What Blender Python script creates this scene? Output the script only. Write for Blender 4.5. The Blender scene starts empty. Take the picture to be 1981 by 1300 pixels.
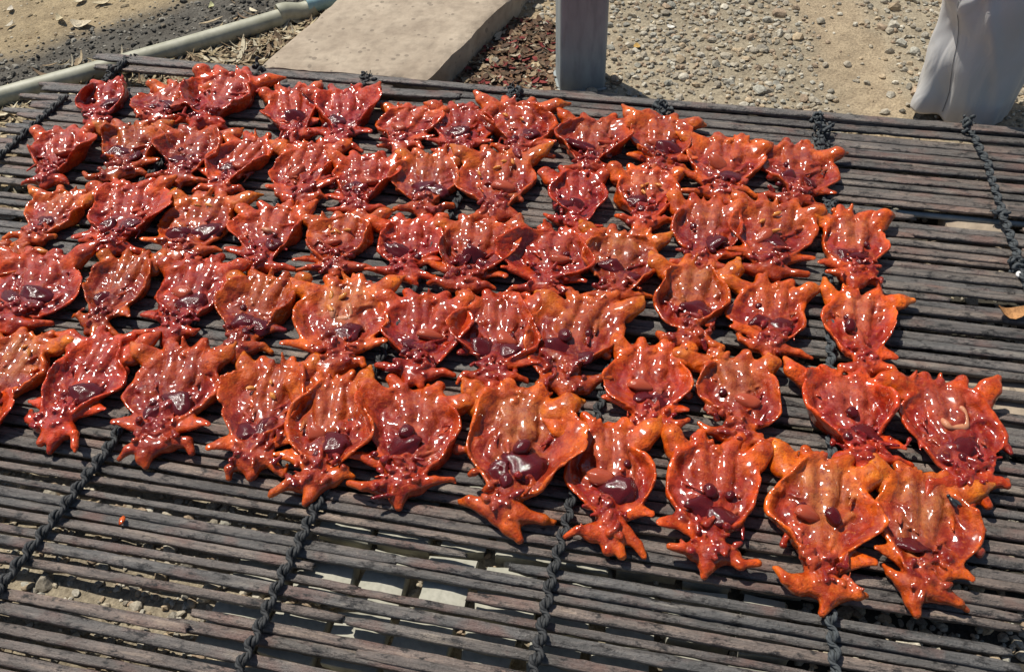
import bpy, math, random
import numpy as np
import openvdb as vdb
from mathutils import Matrix, Vector

random.seed(7)
RNG = np.random.default_rng(11)
SC = bpy.context.scene
COL = SC.collection

# ------------------------------------------------------------------ camera, sky, sun
GZ = 0.031                    # height of the grill top above the ground
CAM_H = GZ + 0.635
FPX = 1660.0                 # focal length in photo pixels (photo is 1981 wide)
Xc = np.array([0.980, -0.123, 0.155]); Xc /= np.linalg.norm(Xc)
Yc = np.array([0.195, 0.747, -0.636]); Yc -= Xc * Yc.dot(Xc); Yc /= np.linalg.norm(Yc)
Nc = np.cross(Xc, Yc)
ROT = np.array([Xc, Yc, Nc])             # camera -> world
cam = bpy.data.cameras.new('camera')
cam_o = bpy.data.objects.new('camera', cam); COL.objects.link(cam_o)
cam.sensor_width = 36.0
cam.lens = 36.0 * FPX / 1981.0
cam.clip_start = 0.02; cam.clip_end = 300.0
M = Matrix.Identity(4)
for i in range(3):
    for j in range(3):
        M[i][j] = float(ROT[i][j])
M[2][3] = CAM_H
cam_o.matrix_world = M
SC.camera = cam_o

SUN_EL = math.radians(57.0)
SUN_AZ = math.atan2(-0.80, 0.60)         # compass angle from +Y towards +X
sd = Vector((math.sin(SUN_AZ) * math.cos(SUN_EL), math.cos(SUN_AZ) * math.cos(SUN_EL), math.sin(SUN_EL)))
world = bpy.data.worlds.new('World'); SC.world = world; world.use_nodes = True
wn = world.node_tree.nodes; wl = world.node_tree.links
bg = wn['Background']
sky = wn.new('ShaderNodeTexSky'); sky.sky_type = 'NISHITA'; sky.sun_disc = False
sky.sun_elevation = SUN_EL; sky.sun_rotation = SUN_AZ
sky.dust_density = 0.6
wl.new(sky.outputs[0], bg.inputs[0]); bg.inputs[1].default_value = 0.075
sun = bpy.data.lights.new('sun', 'SUN'); sun.energy = 4.8; sun.angle = math.radians(0.5); sun.color = (1.0, 0.95, 0.87)
sun_o = bpy.data.objects.new('sun', sun); COL.objects.link(sun_o)
sun_o.rotation_euler = sd.to_track_quat('Z', 'Y').to_euler()
SC.view_settings.view_transform = 'Standard'; SC.view_settings.look = 'None'
SC.view_settings.exposure = 0.12; SC.view_settings.gamma = 1.0
SC.view_settings.use_curve_mapping = False
SC.render.engine = 'CYCLES'

# ------------------------------------------------------------------ helpers
def ray(px, py):
    d = np.array([(px - 990.5) / FPX, (650.0 - py) / FPX, -1.0])
    return ROT @ d

def U(px, py, z=0.0):
    """point of the plane at height z that the photograph shows at this pixel"""
    d = ray(px, py)
    t = (z - CAM_H) / d[2]
    return np.array([d[0] * t, d[1] * t, z])

def tag(o, label=None, cat=None, group=None, kind=None):
    if label: o['label'] = label
    if cat: o['category'] = cat
    if group: o['group'] = group
    if kind: o['kind'] = kind
    return o

def np_mesh(name, v, f, smooth=True):
    """mesh from arrays; f is (n,3) or (n,4)"""
    v = np.asarray(v, np.float32); f = np.asarray(f, np.int32)
    me = bpy.data.meshes.new(name)
    n, k = f.shape
    me.vertices.add(len(v)); me.vertices.foreach_set('co', v.ravel())
    me.loops.add(n * k); me.loops.foreach_set('vertex_index', f.ravel())
    me.polygons.add(n)
    me.polygons.foreach_set('loop_start', np.arange(0, n * k, k, dtype=np.int32))
    me.polygons.foreach_set('loop_total', np.full(n, k, np.int32))
    me.polygons.foreach_set('use_smooth', np.full(n, smooth, bool))
    me.update(calc_edges=True)
    me.validate()
    return me

def set_col(me, c, name='tint'):
    a = me.color_attributes.new(name, 'FLOAT_COLOR', 'POINT')
    c4 = np.ones((len(me.vertices), 4), np.float32); c4[:, :3] = c
    a.data.foreach_set('color', c4.ravel())

def obj(name, me, mat=None, parent=None, loc=(0, 0, 0), rz=0.0, scale=None):
    o = bpy.data.objects.new(name, me); COL.objects.link(o)
    if mat is not None and len(me.materials) == 0: me.materials.append(mat)
    o.location = [float(a) for a in loc]; o.rotation_euler = (0, 0, rz)
    if scale is not None: o.scale = scale
    if parent is not None: o.parent = parent
    return o

def empty(name, loc=(0, 0, 0), rz=0.0):
    o = bpy.data.objects.new(name, None); COL.objects.link(o)
    o.location = [float(a) for a in loc]; o.rotation_euler = (0, 0, rz); o.empty_display_size = 0.05
    return o

def vnoise(p, seed, octaves=1):
    """smooth value noise, p (...,3) -> about -1..1"""
    tot = 0.0; amp = 1.0; norm = 0.0
    for oc in range(octaves):
        lat = np.random.default_rng(seed + oc * 17).uniform(-1, 1, (32, 32, 32)).astype(np.float32)
        q = p * (2 ** oc) + 100.3
        i = np.floor(q).astype(np.int32); f = (q - i).astype(np.float32); f = f * f * (3 - 2 * f)
        i0 = i & 31; i1 = (i + 1) & 31
        x0, y0, z0 = i0[..., 0], i0[..., 1], i0[..., 2]; x1, y1, z1 = i1[..., 0], i1[..., 1], i1[..., 2]
        fx, fy, fz = f[..., 0], f[..., 1], f[..., 2]
        a = lat[x0, y0, z0] * (1 - fx) + lat[x1, y0, z0] * fx
        b = lat[x0, y1, z0] * (1 - fx) + lat[x1, y1, z0] * fx
        c = lat[x0, y0, z1] * (1 - fx) + lat[x1, y0, z1] * fx
        d = lat[x0, y1, z1] * (1 - fx) + lat[x1, y1, z1] * fx
        tot = tot + amp * ((a * (1 - fy) + b * fy) * (1 - fz) + (c * (1 - fy) + d * fy) * fz)
        norm += amp; amp *= 0.5
    return tot / norm

def sstep(a, b, x):
    t = np.clip((x - a) / (b - a), 0, 1); return t * t * (3 - 2 * t)

def tube(path, rad, nseg=8, cap=True):
    """swept tube along path (n,3), rad scalar or (n,)"""
    P = np.asarray(path, float); n = len(P)
    R = np.full(n, rad) if np.isscalar(rad) else np.asarray(rad)
    T = np.gradient(P, axis=0); T /= np.linalg.norm(T, axis=1)[:, None] + 1e-12
    ref = np.array([0, 0, 1.0]) if abs(T[0][2]) < 0.9 else np.array([1.0, 0, 0])
    A = np.cross(T, ref); A /= np.linalg.norm(A, axis=1)[:, None] + 1e-9
    B = np.cross(T, A)
    an = np.linspace(0, 2 * math.pi, nseg, endpoint=False)
    V = (P[:, None] + R[:, None, None] * (np.cos(an)[None, :, None] * A[:, None] + np.sin(an)[None, :, None] * B[:, None])).reshape(-1, 3)
    i = np.arange(n - 1)[:, None] * nseg; j = np.arange(nseg)[None]; j2 = (j + 1) % nseg
    F = np.stack([i + j, i + j2, i + nseg + j2, i + nseg + j], -1).reshape(-1, 4)
    if cap:
        V = np.vstack([V, P[0], P[-1]])
        c0, c1 = n * nseg, n * nseg + 1
        jj = np.arange(nseg); j2 = (jj + 1) % nseg
        F = np.vstack([F, np.stack([np.full(nseg, c0), j2, jj, jj], -1), np.stack([np.full(nseg, c1), (n - 1) * nseg + jj, (n - 1) * nseg + j2, (n - 1) * nseg + j2], -1)])
    return V, F

def join(parts):
    Vs, Fs, o = [], [], 0
    for v, f in parts:
        Vs.append(v); Fs.append(np.asarray(f) + o); o += len(v)
    return np.vstack(Vs), np.vstack(Fs)

def tri(f):
    """quads with a doubled corner become triangles (n,3)"""
    f = np.asarray(f)
    if f.shape[1] == 3: return f
    a = f[:, [0, 1, 2]]; b = f[:, [0, 2, 3]]
    keep = (f[:, 2] != f[:, 3]) & (f[:, 0] != f[:, 3])
    return np.vstack([a, b[keep]])

# ------------------------------------------------------------------ materials
def mat(name):
    m = bpy.data.materials.new(name); m.use_nodes = True
    nt = m.node_tree
    return m, nt.nodes, nt.links, nt.nodes['Principled BSDF']

def N(nodes, kind, **kw):
    n = nodes.new(kind)
    for k, v in kw.items():
        if k in n.inputs: n.inputs[k].default_value = v
        else: setattr(n, k, v)
    return n

def mixc(nodes, links, fac, a, b, mode='MIX'):
    n = nodes.new('ShaderNodeMix'); n.data_type = 'RGBA'; n.blend_type = mode
    for s, v in ((n.inputs[0], fac), (n.inputs[6], a), (n.inputs[7], b)):
        if hasattr(v, 'is_output'): links.new(v, s)
        elif isinstance(v, tuple): s.default_value = (*v, 1)
        else: s.default_value = v
    return n.outputs[2]

def ramp(nodes, links, src, stops):
    n = nodes.new('ShaderNodeValToRGB'); links.new(src, n.inputs[0])
    e = n.color_ramp.elements
    while len(e) < len(stops): e.new(0.5)
    for el, (p, c) in zip(e, stops):
        el.position = p; el.color = (*c, 1) if isinstance(c, tuple) else (c, c, c, 1)
    return n.outputs[0]

def bump(nodes, links, src, strength, dist, normal=None):
    b = nodes.new('ShaderNodeBump'); b.inputs['Strength'].default_value = strength; b.inputs['Distance'].default_value = dist
    links.new(src, b.inputs['Height'])
    if normal is not None: links.new(normal, b.inputs['Normal'])
    return b.outputs[0]

def flesh_material(name, coat=0.25, rough=0.14, sss=0.22, bumpk=0.85):
    m, n, l, b = mat(name)
    tc = N(n, 'ShaderNodeTexCoord'); at = N(n, 'ShaderNodeAttribute', attribute_name='tint')
    oi = N(n, 'ShaderNodeObjectInfo')
    add = N(n, 'ShaderNodeVectorMath', operation='ADD'); l.new(tc.outputs['Object'], add.inputs[0])
    sc = N(n, 'ShaderNodeVectorMath', operation='SCALE'); l.new(oi.outputs['Location'], sc.inputs[0]); sc.inputs['Scale'].default_value = 3.7
    l.new(sc.outputs[0], add.inputs[1])
    n1 = N(n, 'ShaderNodeTexNoise', Scale=75.0, Detail=5.0, Roughness=0.6); l.new(add.outputs[0], n1.inputs['Vector'])
    n2 = N(n, 'ShaderNodeTexNoise', Scale=260.0, Detail=4.0, Roughness=0.62); l.new(add.outputs[0], n2.inputs['Vector'])
    n3 = N(n, 'ShaderNodeTexNoise', Scale=700.0, Detail=3.0); l.new(add.outputs[0], n3.inputs['Vector'])
    c = mixc(n, l, ramp(n, l, n1.outputs[0], [(0.38, 0.0), (0.62, 0.75)]), at.outputs['Color'], mixc(n, l, 1.0, at.outputs['Color'], (0.50, 0.22, 0.22), 'MULTIPLY'))
    c = mixc(n, l, ramp(n, l, n2.outputs[0], [(0.56, 0.0), (0.68, 0.6)]), c, mixc(n, l, 0.6, c, (0.66, 0.17, 0.03)))
    c = mixc(n, l, ramp(n, l, n2.outputs[0], [(0.32, 0.65), (0.43, 0.0)]), c, (0.13, 0.008, 0.007))
    n5 = N(n, 'ShaderNodeTexNoise', Scale=420.0, Detail=3.0, Roughness=0.6); l.new(add.outputs[0], n5.inputs['Vector'])
    n6 = N(n, 'ShaderNodeTexNoise', Scale=150.0, Detail=2.0, Distortion=2.5); l.new(add.outputs[0], n6.inputs['Vector'])
    c = mixc(n, l, ramp(n, l, n6.outputs[0], [(0.45, 0.0), (0.49, 0.28), (0.51, 0.28), (0.55, 0.0)]), c, (0.26, 0.014, 0.010))
    c = mixc(n, l, ramp(n, l, n5.outputs[0], [(0.64, 0.0), (0.72, 0.55)]), c, (0.60, 0.20, 0.06))
    l.new(c, b.inputs['Base Color'])
    b.inputs['Roughness'].default_value = 0.38
    bb = bump(n, l, n1.outputs[0], 0.5, 0.005)
    bb = bump(n, l, n2.outputs[0], 0.45, 0.0025, bb)
    bb = bump(n, l, n3.outputs[0], 0.2, 0.001, bb)
    l.new(bb, b.inputs['Normal'])
    n4 = N(n, 'ShaderNodeTexNoise', Scale=56.0, Detail=0.3); l.new(add.outputs[0], n4.inputs['Vector'])
    l.new(bump(n, l, n4.outputs[0], 1.0, 0.0050), b.inputs['Coat Normal'])
    b.inputs['Coat Weight'].default_value = 1.0; b.inputs['Coat Roughness'].default_value = 0.13; b.inputs['Coat IOR'].default_value = 1.48
    b.inputs['Subsurface Weight'].default_value = sss
    b.inputs['Subsurface Radius'].default_value = (1.0, 0.28, 0.10); b.inputs['Subsurface Scale'].default_value = 0.005
    b.inputs['Specular IOR Level'].default_value = 0.12
    return m

M_FLESH = flesh_material('glazed_flesh')
def organ_material(name, col, col2):
    m, n, l, b = mat(name)
    tc = N(n, 'ShaderNodeTexCoord')
    n1 = N(n, 'ShaderNodeTexNoise', Scale=120.0, Detail=4.0); l.new(tc.outputs['Object'], n1.inputs['Vector'])
    n2 = N(n, 'ShaderNodeTexNoise', Scale=420.0, Detail=3.0); l.new(tc.outputs['Object'], n2.inputs['Vector'])
    l.new(ramp(n, l, n1.outputs[0], [(0.35, col), (0.68, col2)]), b.inputs['Base Color'])
    b.inputs['Roughness'].default_value = 0.16
    b.inputs['Coat Weight'].default_value = 0.5; b.inputs['Coat Roughness'].default_value = 0.04; b.inputs['Specular IOR Level'].default_value = 0.25
    bb = bump(n, l, n1.outputs[0], 0.16, 0.003)
    l.new(bb, b.inputs['Normal']); l.new(bb, b.inputs['Coat Normal'])
    b.inputs['Subsurface Weight'].default_value = 0.12; b.inputs['Subsurface Radius'].default_value = (1, .3, .2); b.inputs['Subsurface Scale'].default_value = 0.003
    return m
M_LIVER = organ_material('liver', (0.045, 0.004, 0.005), (0.13, 0.007, 0.007))
M_STOMACH = organ_material('stomach', (0.34, 0.045, 0.022), (0.42, 0.09, 0.035))
M_FAT = organ_material('fat', (0.62, 0.26, 0.05), (0.60, 0.16, 0.03))
M_GUT = organ_material('gut', (0.58, 0.28, 0.15), (0.48, 0.15, 0.07))

def slat_material():
    m, n, l, b = mat('charred_bamboo')
    tc = N(n, 'ShaderNodeTexCoord'); oi = N(n, 'ShaderNodeObjectInfo')
    cmb = N(n, 'ShaderNodeCombineXYZ')
    for k in range(3): 
        mu = N(n, 'ShaderNodeMath', operation='MULTIPLY'); l.new(oi.outputs['Random'], mu.inputs[0]); mu.inputs[1].default_value = (17.3, 31.1, 7.7)[k]
        l.new(mu.outputs[0], cmb.inputs[k])
    add = N(n, 'ShaderNodeVectorMath', operation='ADD'); l.new(tc.outputs['Object'], add.inputs[0]); l.new(cmb.outputs[0], add.inputs[1])
    def mp(s):
        v = N(n, 'ShaderNodeVectorMath', operation='MULTIPLY'); l.new(add.outputs[0], v.inputs[0]); v.inputs[1].default_value = s; return v.outputs[0]
    grain = N(n, 'ShaderNodeTexNoise', Scale=1.0, Detail=6.0, Roughness=0.65); l.new(mp((14, 420, 420)), grain.inputs['Vector'])
    patch = N(n, 'ShaderNodeTexNoise', Scale=1.0, Detail=7.0, Roughness=0.72); l.new(mp((16, 90, 90)), patch.inputs['Vector'])
    soot = N(n, 'ShaderNodeTexNoise', Scale=1.0, Detail=6.0, Roughness=0.7); l.new(mp((70, 160, 160)), soot.inputs['Vector'])
    crust = N(n, 'ShaderNodeTexNoise', Scale=1.0, Detail=5.0, Roughness=0.7); l.new(mp((380, 420, 420)), crust.inputs['Vector'])
    base = ramp(n, l, patch.outputs[0], [(0.28, (0.066, 0.061, 0.055)), (0.43, (0.148, 0.134, 0.120)), (0.55, (0.212, 0.182, 0.160)), (0.68, (0.36, 0.30, 0.24))])
    tintr = ramp(n, l, oi.outputs['Random'], [(0.0, (0.70, 0.76, 0.80)), (0.3, (1.05, 1.0, 0.94)), (0.5, (0.62, 0.64, 0.66)), (0.75, (1.25, 1.08, 0.98)), (1.0, (0.80, 0.84, 0.86))])
    c = mixc(n, l, 1.0, base, tintr, 'MULTIPLY')
    c = mixc(n, l, ramp(n, l, grain.outputs[0], [(0.35, 0.55), (0.6, 0.0)]), c, (0.030, 0.024, 0.020))
    geo = N(n, 'ShaderNodeNewGeometry'); 
    at = N(n, 'ShaderNodeAttribute', attribute_name='char_shade')
    gre = N(n, 'ShaderNodeTexNoise', Scale=1.0, Detail=4.0); l.new(mp((24, 40, 40)), gre.inputs['Vector'])
    c = mixc(n, l, ramp(n, l, gre.outputs[0], [(0.52, 0.0), (0.68, 0.45)]), c, (0.20, 0.085, 0.06))
    c = mixc(n, l, ramp(n, l, soot.outputs[0], [(0.53, 0.0), (0.63, 0.95)]), c, (0.012, 0.010, 0.009))
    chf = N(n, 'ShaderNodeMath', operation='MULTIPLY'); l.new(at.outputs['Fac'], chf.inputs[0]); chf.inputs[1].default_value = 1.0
    c = mixc(n, l, chf.outputs[0], c, (0.012, 0.010, 0.009))  # blackens the lower faces: char and shading put into the colour
    c = mixc(n, l, ramp(n, l, crust.outputs[0], [(0.60, 0.0), (0.70, 0.75)]), c, (0.27, 0.225, 0.19))
    l.new(c, b.inputs['Base Color'])
    l.new(ramp(n, l, grain.outputs[0], [(0.3, 0.52), (0.7, 0.32)]), b.inputs['Roughness'])
    bb = bump(n, l, grain.outputs[0], 0.6, 0.0016); bb = bump(n, l, soot.outputs[0], 0.8, 0.003, bb); bb = bump(n, l, crust.outputs[0], 0.8, 0.0018, bb)
    l.new(bb, b.inputs['Normal'])
    return m
M_SLAT = slat_material()

def plain(name, c1, c2, scale, rough=0.7, b1=0.3, bd=0.003, detail=6.0, metallic=0.0, stretch=(1, 1, 1)):
    m, n, l, b = mat(name)
    tc = N(n, 'ShaderNodeTexCoord')
    v = N(n, 'ShaderNodeVectorMath', operation='MULTIPLY'); l.new(tc.outputs['Object'], v.inputs[0]); v.inputs[1].default_value = stretch
    n1 = N(n, 'ShaderNodeTexNoise', Scale=scale, Detail=detail, Roughness=0.62); l.new(v.outputs[0], n1.inputs['Vector'])
    n2 = N(n, 'ShaderNodeTexNoise', Scale=scale * 5, Detail=4.0); l.new(v.outputs[0], n2.inputs['Vector'])
    c = ramp(n, l, n1.outputs[0], [(0.32, c1), (0.68, c2)])
    c = mixc(n, l, ramp(n, l, n2.outputs[0], [(0.3, 0.35), (0.55, 0.0)]), c, tuple(a * 0.55 for a in c1))
    l.new(c, b.inputs['Base Color']); b.inputs['Roughness'].default_value = rough; b.inputs['Metallic'].default_value = metallic
    bb = bump(n, l, n1.outputs[0], b1, bd); bb = bump(n, l, n2.outputs[0], b1, bd * 0.35, bb)
    l.new(bb, b.inputs['Normal'])
    return m

def tinted(name, rough=0.9, scale=300.0, bk=0.4, bd=0.002, coarse=40.0):
    """colour from the tint attribute with grain"""
    m, n, l, b = mat(name)
    tc = N(n, 'ShaderNodeTexCoord'); at = N(n, 'ShaderNodeAttribute', attribute_name='tint')
    n1 = N(n, 'ShaderNodeTexNoise', Scale=scale, Detail=6.0, Roughness=0.7); l.new(tc.outputs['Object'], n1.inputs['Vector'])
    n2 = N(n, 'ShaderNodeTexNoise', Scale=coarse, Detail=5.0, Roughness=0.65); l.new(tc.outputs['Object'], n2.inputs['Vector'])
    c = mixc(n, l, 1.0, at.outputs['Color'], ramp(n, l, n1.outputs[0], [(0.3, (0.50, 0.47, 0.43)), (0.5, (1, 1, 1)), (0.72, (1.4, 1.38, 1.34))]), 'MULTIPLY')
    c = mixc(n, l, 1.0, c, ramp(n, l, n2.outputs[0], [(0.3, (0.72, 0.70, 0.68)), (0.6, (1.08, 1.08, 1.06))]), 'MULTIPLY')
    l.new(c, b.inputs['Base Color']); b.inputs['Roughness'].default_value = rough
    b.inputs['Specular IOR Level'].default_value = 0.25
    bb = bump(n, l, n2.outputs[0], bk, bd * 3); bb = bump(n, l, n1.outputs[0], bk, bd, bb); l.new(bb, b.inputs['Normal'])
    return m

M_SOIL = tinted('soil', scale=330.0, bk=0.6, bd=0.003)
M_STONE = tinted('gravel_stone', scale=500.0, bk=0.25, bd=0.0012, coarse=120.0)
M_LITTER = tinted('dry_litter', scale=500.0, bk=0.2, bd=0.001, rough=0.8)
M_CONC = plain('concrete', (0.29, 0.225, 0.16), (0.46, 0.375, 0.275), 15.0, 0.92, 0.8, 0.006, 9.0)
def add_pits(m):
    n, l = m.node_tree.nodes, m.node_tree.links; b = n['Principled BSDF']
    tc = N(n, 'ShaderNodeTexCoord'); vo = N(n, 'ShaderNodeTexVoronoi', Scale=75.0); l.new(tc.outputs['Object'], vo.inputs['Vector'])
    no = N(n, 'ShaderNodeTexNoise', Scale=30.0, Detail=5.0); l.new(tc.outputs['Object'], no.inputs['Vector'])
    th = N(n, 'ShaderNodeMath', operation='SUBTRACT'); l.new(no.outputs[0], th.inputs[0]); th.inputs[1].default_value = 0.40
    di = N(n, 'ShaderNodeMath', operation='LESS_THAN'); l.new(vo.outputs['Distance'], di.inputs[0])
    mu = N(n, 'ShaderNodeMath', operation='MULTIPLY'); l.new(th.outputs[0], mu.inputs[0]); mu.inputs[1].default_value = 1.1; l.new(mu.outputs[0], di.inputs[1])
    old = b.inputs['Base Color'].links[0].from_socket
    f = N(n, 'ShaderNodeMath', operation='MULTIPLY'); l.new(di.outputs[0], f.inputs[0]); f.inputs[1].default_value = 0.55
    l.new(mixc(n, l, f.outputs[0], old, (0.14, 0.11, 0.08)), b.inputs['Base Color'])
    on = b.inputs['Normal'].links[0].from_socket
    inv = N(n, 'ShaderNodeMath', operation='SUBTRACT'); inv.inputs[0].default_value = 1.0; l.new(di.outputs[0], inv.inputs[1])
    l.new(bump(n, l, inv.outputs[0], 0.7, 0.003, on), b.inputs['Normal'])
add_pits(M_CONC)
M_TILE = plain('concrete_tile', (0.33, 0.32, 0.25), (0.46, 0.44, 0.36), 40.0, 0.85, 0.3, 0.002)
M_PIPE = plain('weathered_pvc', (0.31, 0.30, 0.205), (0.47, 0.455, 0.345), 22.0, 0.55, 0.2, 0.0015)
M_PIPEB = plain('blue_pvc', (0.24, 0.40, 0.42), (0.36, 0.54, 0.55), 22.0, 0.5, 0.15, 0.001)
M_STEEL = plain('grey_steel', (0.225, 0.25, 0.245), (0.33, 0.36, 0.35), 26.0, 0.75, 0.1, 0.0008, stretch=(1, 1, 0.25))
M_ROPE = plain('sooty_rope', (0.018, 0.018, 0.018), (0.050, 0.052, 0.052), 260.0, 0.75, 0.6, 0.0012, stretch=(1, 1, 1))
M_ROPEG = plain('grey_rope', (0.035, 0.040, 0.042), (0.085, 0.095, 0.098), 260.0, 0.8, 0.6, 0.0012)
M_SHOE = plain('dark_shoe', (0.018, 0.014, 0.012), (0.04, 0.03, 0.026), 40.0, 0.5, 0.2, 0.001)
M_SKIN = plain('skin', (0.36, 0.19, 0.12), (0.44, 0.25, 0.16), 40.0, 0.55, 0.1, 0.001)
M_FLY = plain('fly', (0.01, 0.012, 0.014), (0.03, 0.035, 0.04), 300.0, 0.35, 0.1, 0.0005)
M_WHITE = plain('white_scrap', (0.6, 0.6, 0.58), (0.75, 0.75, 0.73), 100.0, 0.7, 0.1, 0.001)

def cloth_material():
    m, n, l, b = mat('grey_satin_cloth')
    tc = N(n, 'ShaderNodeTexCoord')
    w = N(n, 'ShaderNodeTexNoise', Scale=900.0, Detail=2.0); l.new(tc.outputs['Object'], w.inputs['Vector'])
    n1 = N(n, 'ShaderNodeTexNoise', Scale=9.0, Detail=3.0); l.new(tc.outputs['Object'], n1.inputs['Vector'])
    c = ramp(n, l, n1.outputs[0], [(0.3, (0.49, 0.475, 0.45)), (0.7, (0.57, 0.555, 0.53))])
    l.new(c, b.inputs['Base Color']); b.inputs['Roughness'].default_value = 0.5
    b.inputs['Sheen Weight'].default_value = 0.08; b.inputs['Sheen Roughness'].default_value = 0.4
    bb = bump(n, l, w.outputs[0], 0.12, 0.0006); bb = bump(n, l, n1.outputs[0], 0.35, 0.02, bb)
    v2 = N(n, 'ShaderNodeVectorMath', operation='MULTIPLY'); l.new(tc.outputs['Object'], v2.inputs[0]); v2.inputs[1].default_value = (1, 1, .45)
    n7 = N(n, 'ShaderNodeTexNoise', Scale=26.0, Detail=2.0, Distortion=1.6); l.new(v2.outputs[0], n7.inputs['Vector'])
    bb = bump(n, l, n7.outputs[0], 0.35, 0.010, bb); l.new(bb, b.inputs['Normal'])
    return m
M_CLOTH = cloth_material()
M_SEAM = plain('seam_thread', (0.16, 0.16, 0.165), (0.2, 0.2, 0.2), 200.0, 0.8, 0.1, 0.0005)

# ------------------------------------------------------------------ ground
def seg_dist(x, y, a, b):
    ax, ay = a[0], a[1]; bx, by = b[0] - ax, b[1] - ay
    t = np.clip(((x - ax) * bx + (y - ay) * by) / (bx * bx + by * by), 0, 1)
    return np.hypot(x - ax - t * bx, y - ay - t * by)
def side(x, y, a, b):
    return (b[0] - a[0]) * (y - a[1]) - (b[1] - a[1]) * (x - a[0])   # >0 on the left of a->b

PIPE_R = 0.0133
PA, PB = U(-40, 203, PIPE_R), U(655, -2, PIPE_R)
pdir = (PB - PA) / np.linalg.norm(PB - PA)
ASH_A, ASH_B = U(-20, 125), U(470, -25)            # upper border of the ash band
TRK_A, TRK_B = U(1545, -60), U(1735, 260)          # bare sandy track in the gravel
SLAB_Z = 0.042
S_FR, S_BR = U(826, 151, SLAB_Z), U(978, 0, SLAB_Z)
S_FL, S_BL = U(500, 126, SLAB_Z), U(652, 0, SLAB_Z)
RED = U(975, 135)

MND = U(150, 1190)
def ground_h(x, y):
    p = np.stack([x, y, np.zeros_like(x)], -1)
    h = 0.006 * vnoise(p * 4.1, 3, 3) + 0.0045 * vnoise(p * 21, 5, 3)
    h = h + 0.013 * np.exp(-(((x - MND[0]) / 0.16) ** 2 + ((y - MND[1]) / 0.13) ** 2))
    ash = ash_w(x, y)
    h = h + ash * 0.005 * vnoise(p * 60, 9, 2)
    return h
def ash_w(x, y):
    p = np.stack([x, y, np.zeros_like(x)], -1)
    j = 0.04 * vnoise(p * 9, 21, 3)
    up = side(x, y, ASH_A, ASH_B) / np.linalg.norm(ASH_B - ASH_A) + j
    lo = side(x, y, PA, PB) / np.linalg.norm(PB - PA) + 0.5 * j
    return sstep(0.045, -0.025, up) * sstep(-0.085, 0.01, lo)
def track_w(x, y):
    p = np.stack([x, y, np.zeros_like(x)], -1)
    return sstep(0.066, 0.026, seg_dist(x, y, TRK_A, TRK_B) + 0.05 * vnoise(p * 11, 31, 3))
def red_w(x, y):
    p = np.stack([x, y, np.zeros_like(x)], -1)
    d = np.hypot((x - RED[0]), (y - RED[1]) * 0.75) + 0.06 * vnoise(p * 15, 41, 3)
    return sstep(0.15, 0.04, d)

def axis(lo, hi, step, far):
    mid = np.arange(lo, hi + step / 2, step)
    g = np.array([0.05, 0.15, 0.4, 1.0, 2.5, 6, 14, far])
    return np.concatenate([(lo - g)[::-1], mid, hi + g])
gx = axis(-1.5, 1.1, 0.009, 40.0); gy = axis(-0.4, 1.9, 0.009, 60.0)
GX, GY = np.meshgrid(gx, gy, indexing='ij')
gh = ground_h(GX, GY)
near = sstep(1.0, 0.0, np.maximum(np.maximum(-1.5 - GX, GX - 1.1), np.maximum(-0.4 - GY, GY - 1.9)))
gh = gh * near
gv = np.stack([GX, GY, gh], -1).reshape(-1, 3)
nx, ny = GX.shape
ii = (np.arange(nx - 1)[:, None] * ny + np.arange(ny - 1)[None]).ravel()
gf = np.stack([ii, ii + ny, ii + ny + 1, ii + 1], -1)
gp = np.stack([GX, GY, GX * 0], -1)
soil = np.array([0.40, 0.305, 0.185]); grav = np.array([0.325, 0.275, 0.195]); ashc = np.array([0.105, 0.096, 0.080]); sandc = np.array([0.375, 0.295, 0.195]); redc = np.array([0.20, 0.10, 0.055]); ylw = np.array([0.355, 0.275, 0.165])
def mixn(a, b, w): return a * (1 - w[..., None]) + b * w[..., None]
gc = np.broadcast_to(grav, GX.shape + (3,)).copy()
leftw = sstep(0.0, -0.25, GX + 0.18 - 0.1 * GY)
gc = mixn(gc, ylw, leftw * sstep(0.3, 0.7, GY))
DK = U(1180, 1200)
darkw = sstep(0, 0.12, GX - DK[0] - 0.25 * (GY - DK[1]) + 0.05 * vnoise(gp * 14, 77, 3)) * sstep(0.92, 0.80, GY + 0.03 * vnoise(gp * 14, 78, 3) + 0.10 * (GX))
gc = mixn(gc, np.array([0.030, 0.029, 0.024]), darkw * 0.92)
gc = mixn(gc, sandc, track_w(GX, GY))
gc = mixn(gc, redc, red_w(GX, GY) * 0.9)
gc = mixn(gc, ashc, ash_w(GX, GY))
gc *= (1 + 0.30 * vnoise(gp * 8, 51, 5))[..., None]
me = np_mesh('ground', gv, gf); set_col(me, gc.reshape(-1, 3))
ground = obj('ground', me, M_SOIL); tag(ground, kind='structure')

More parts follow.
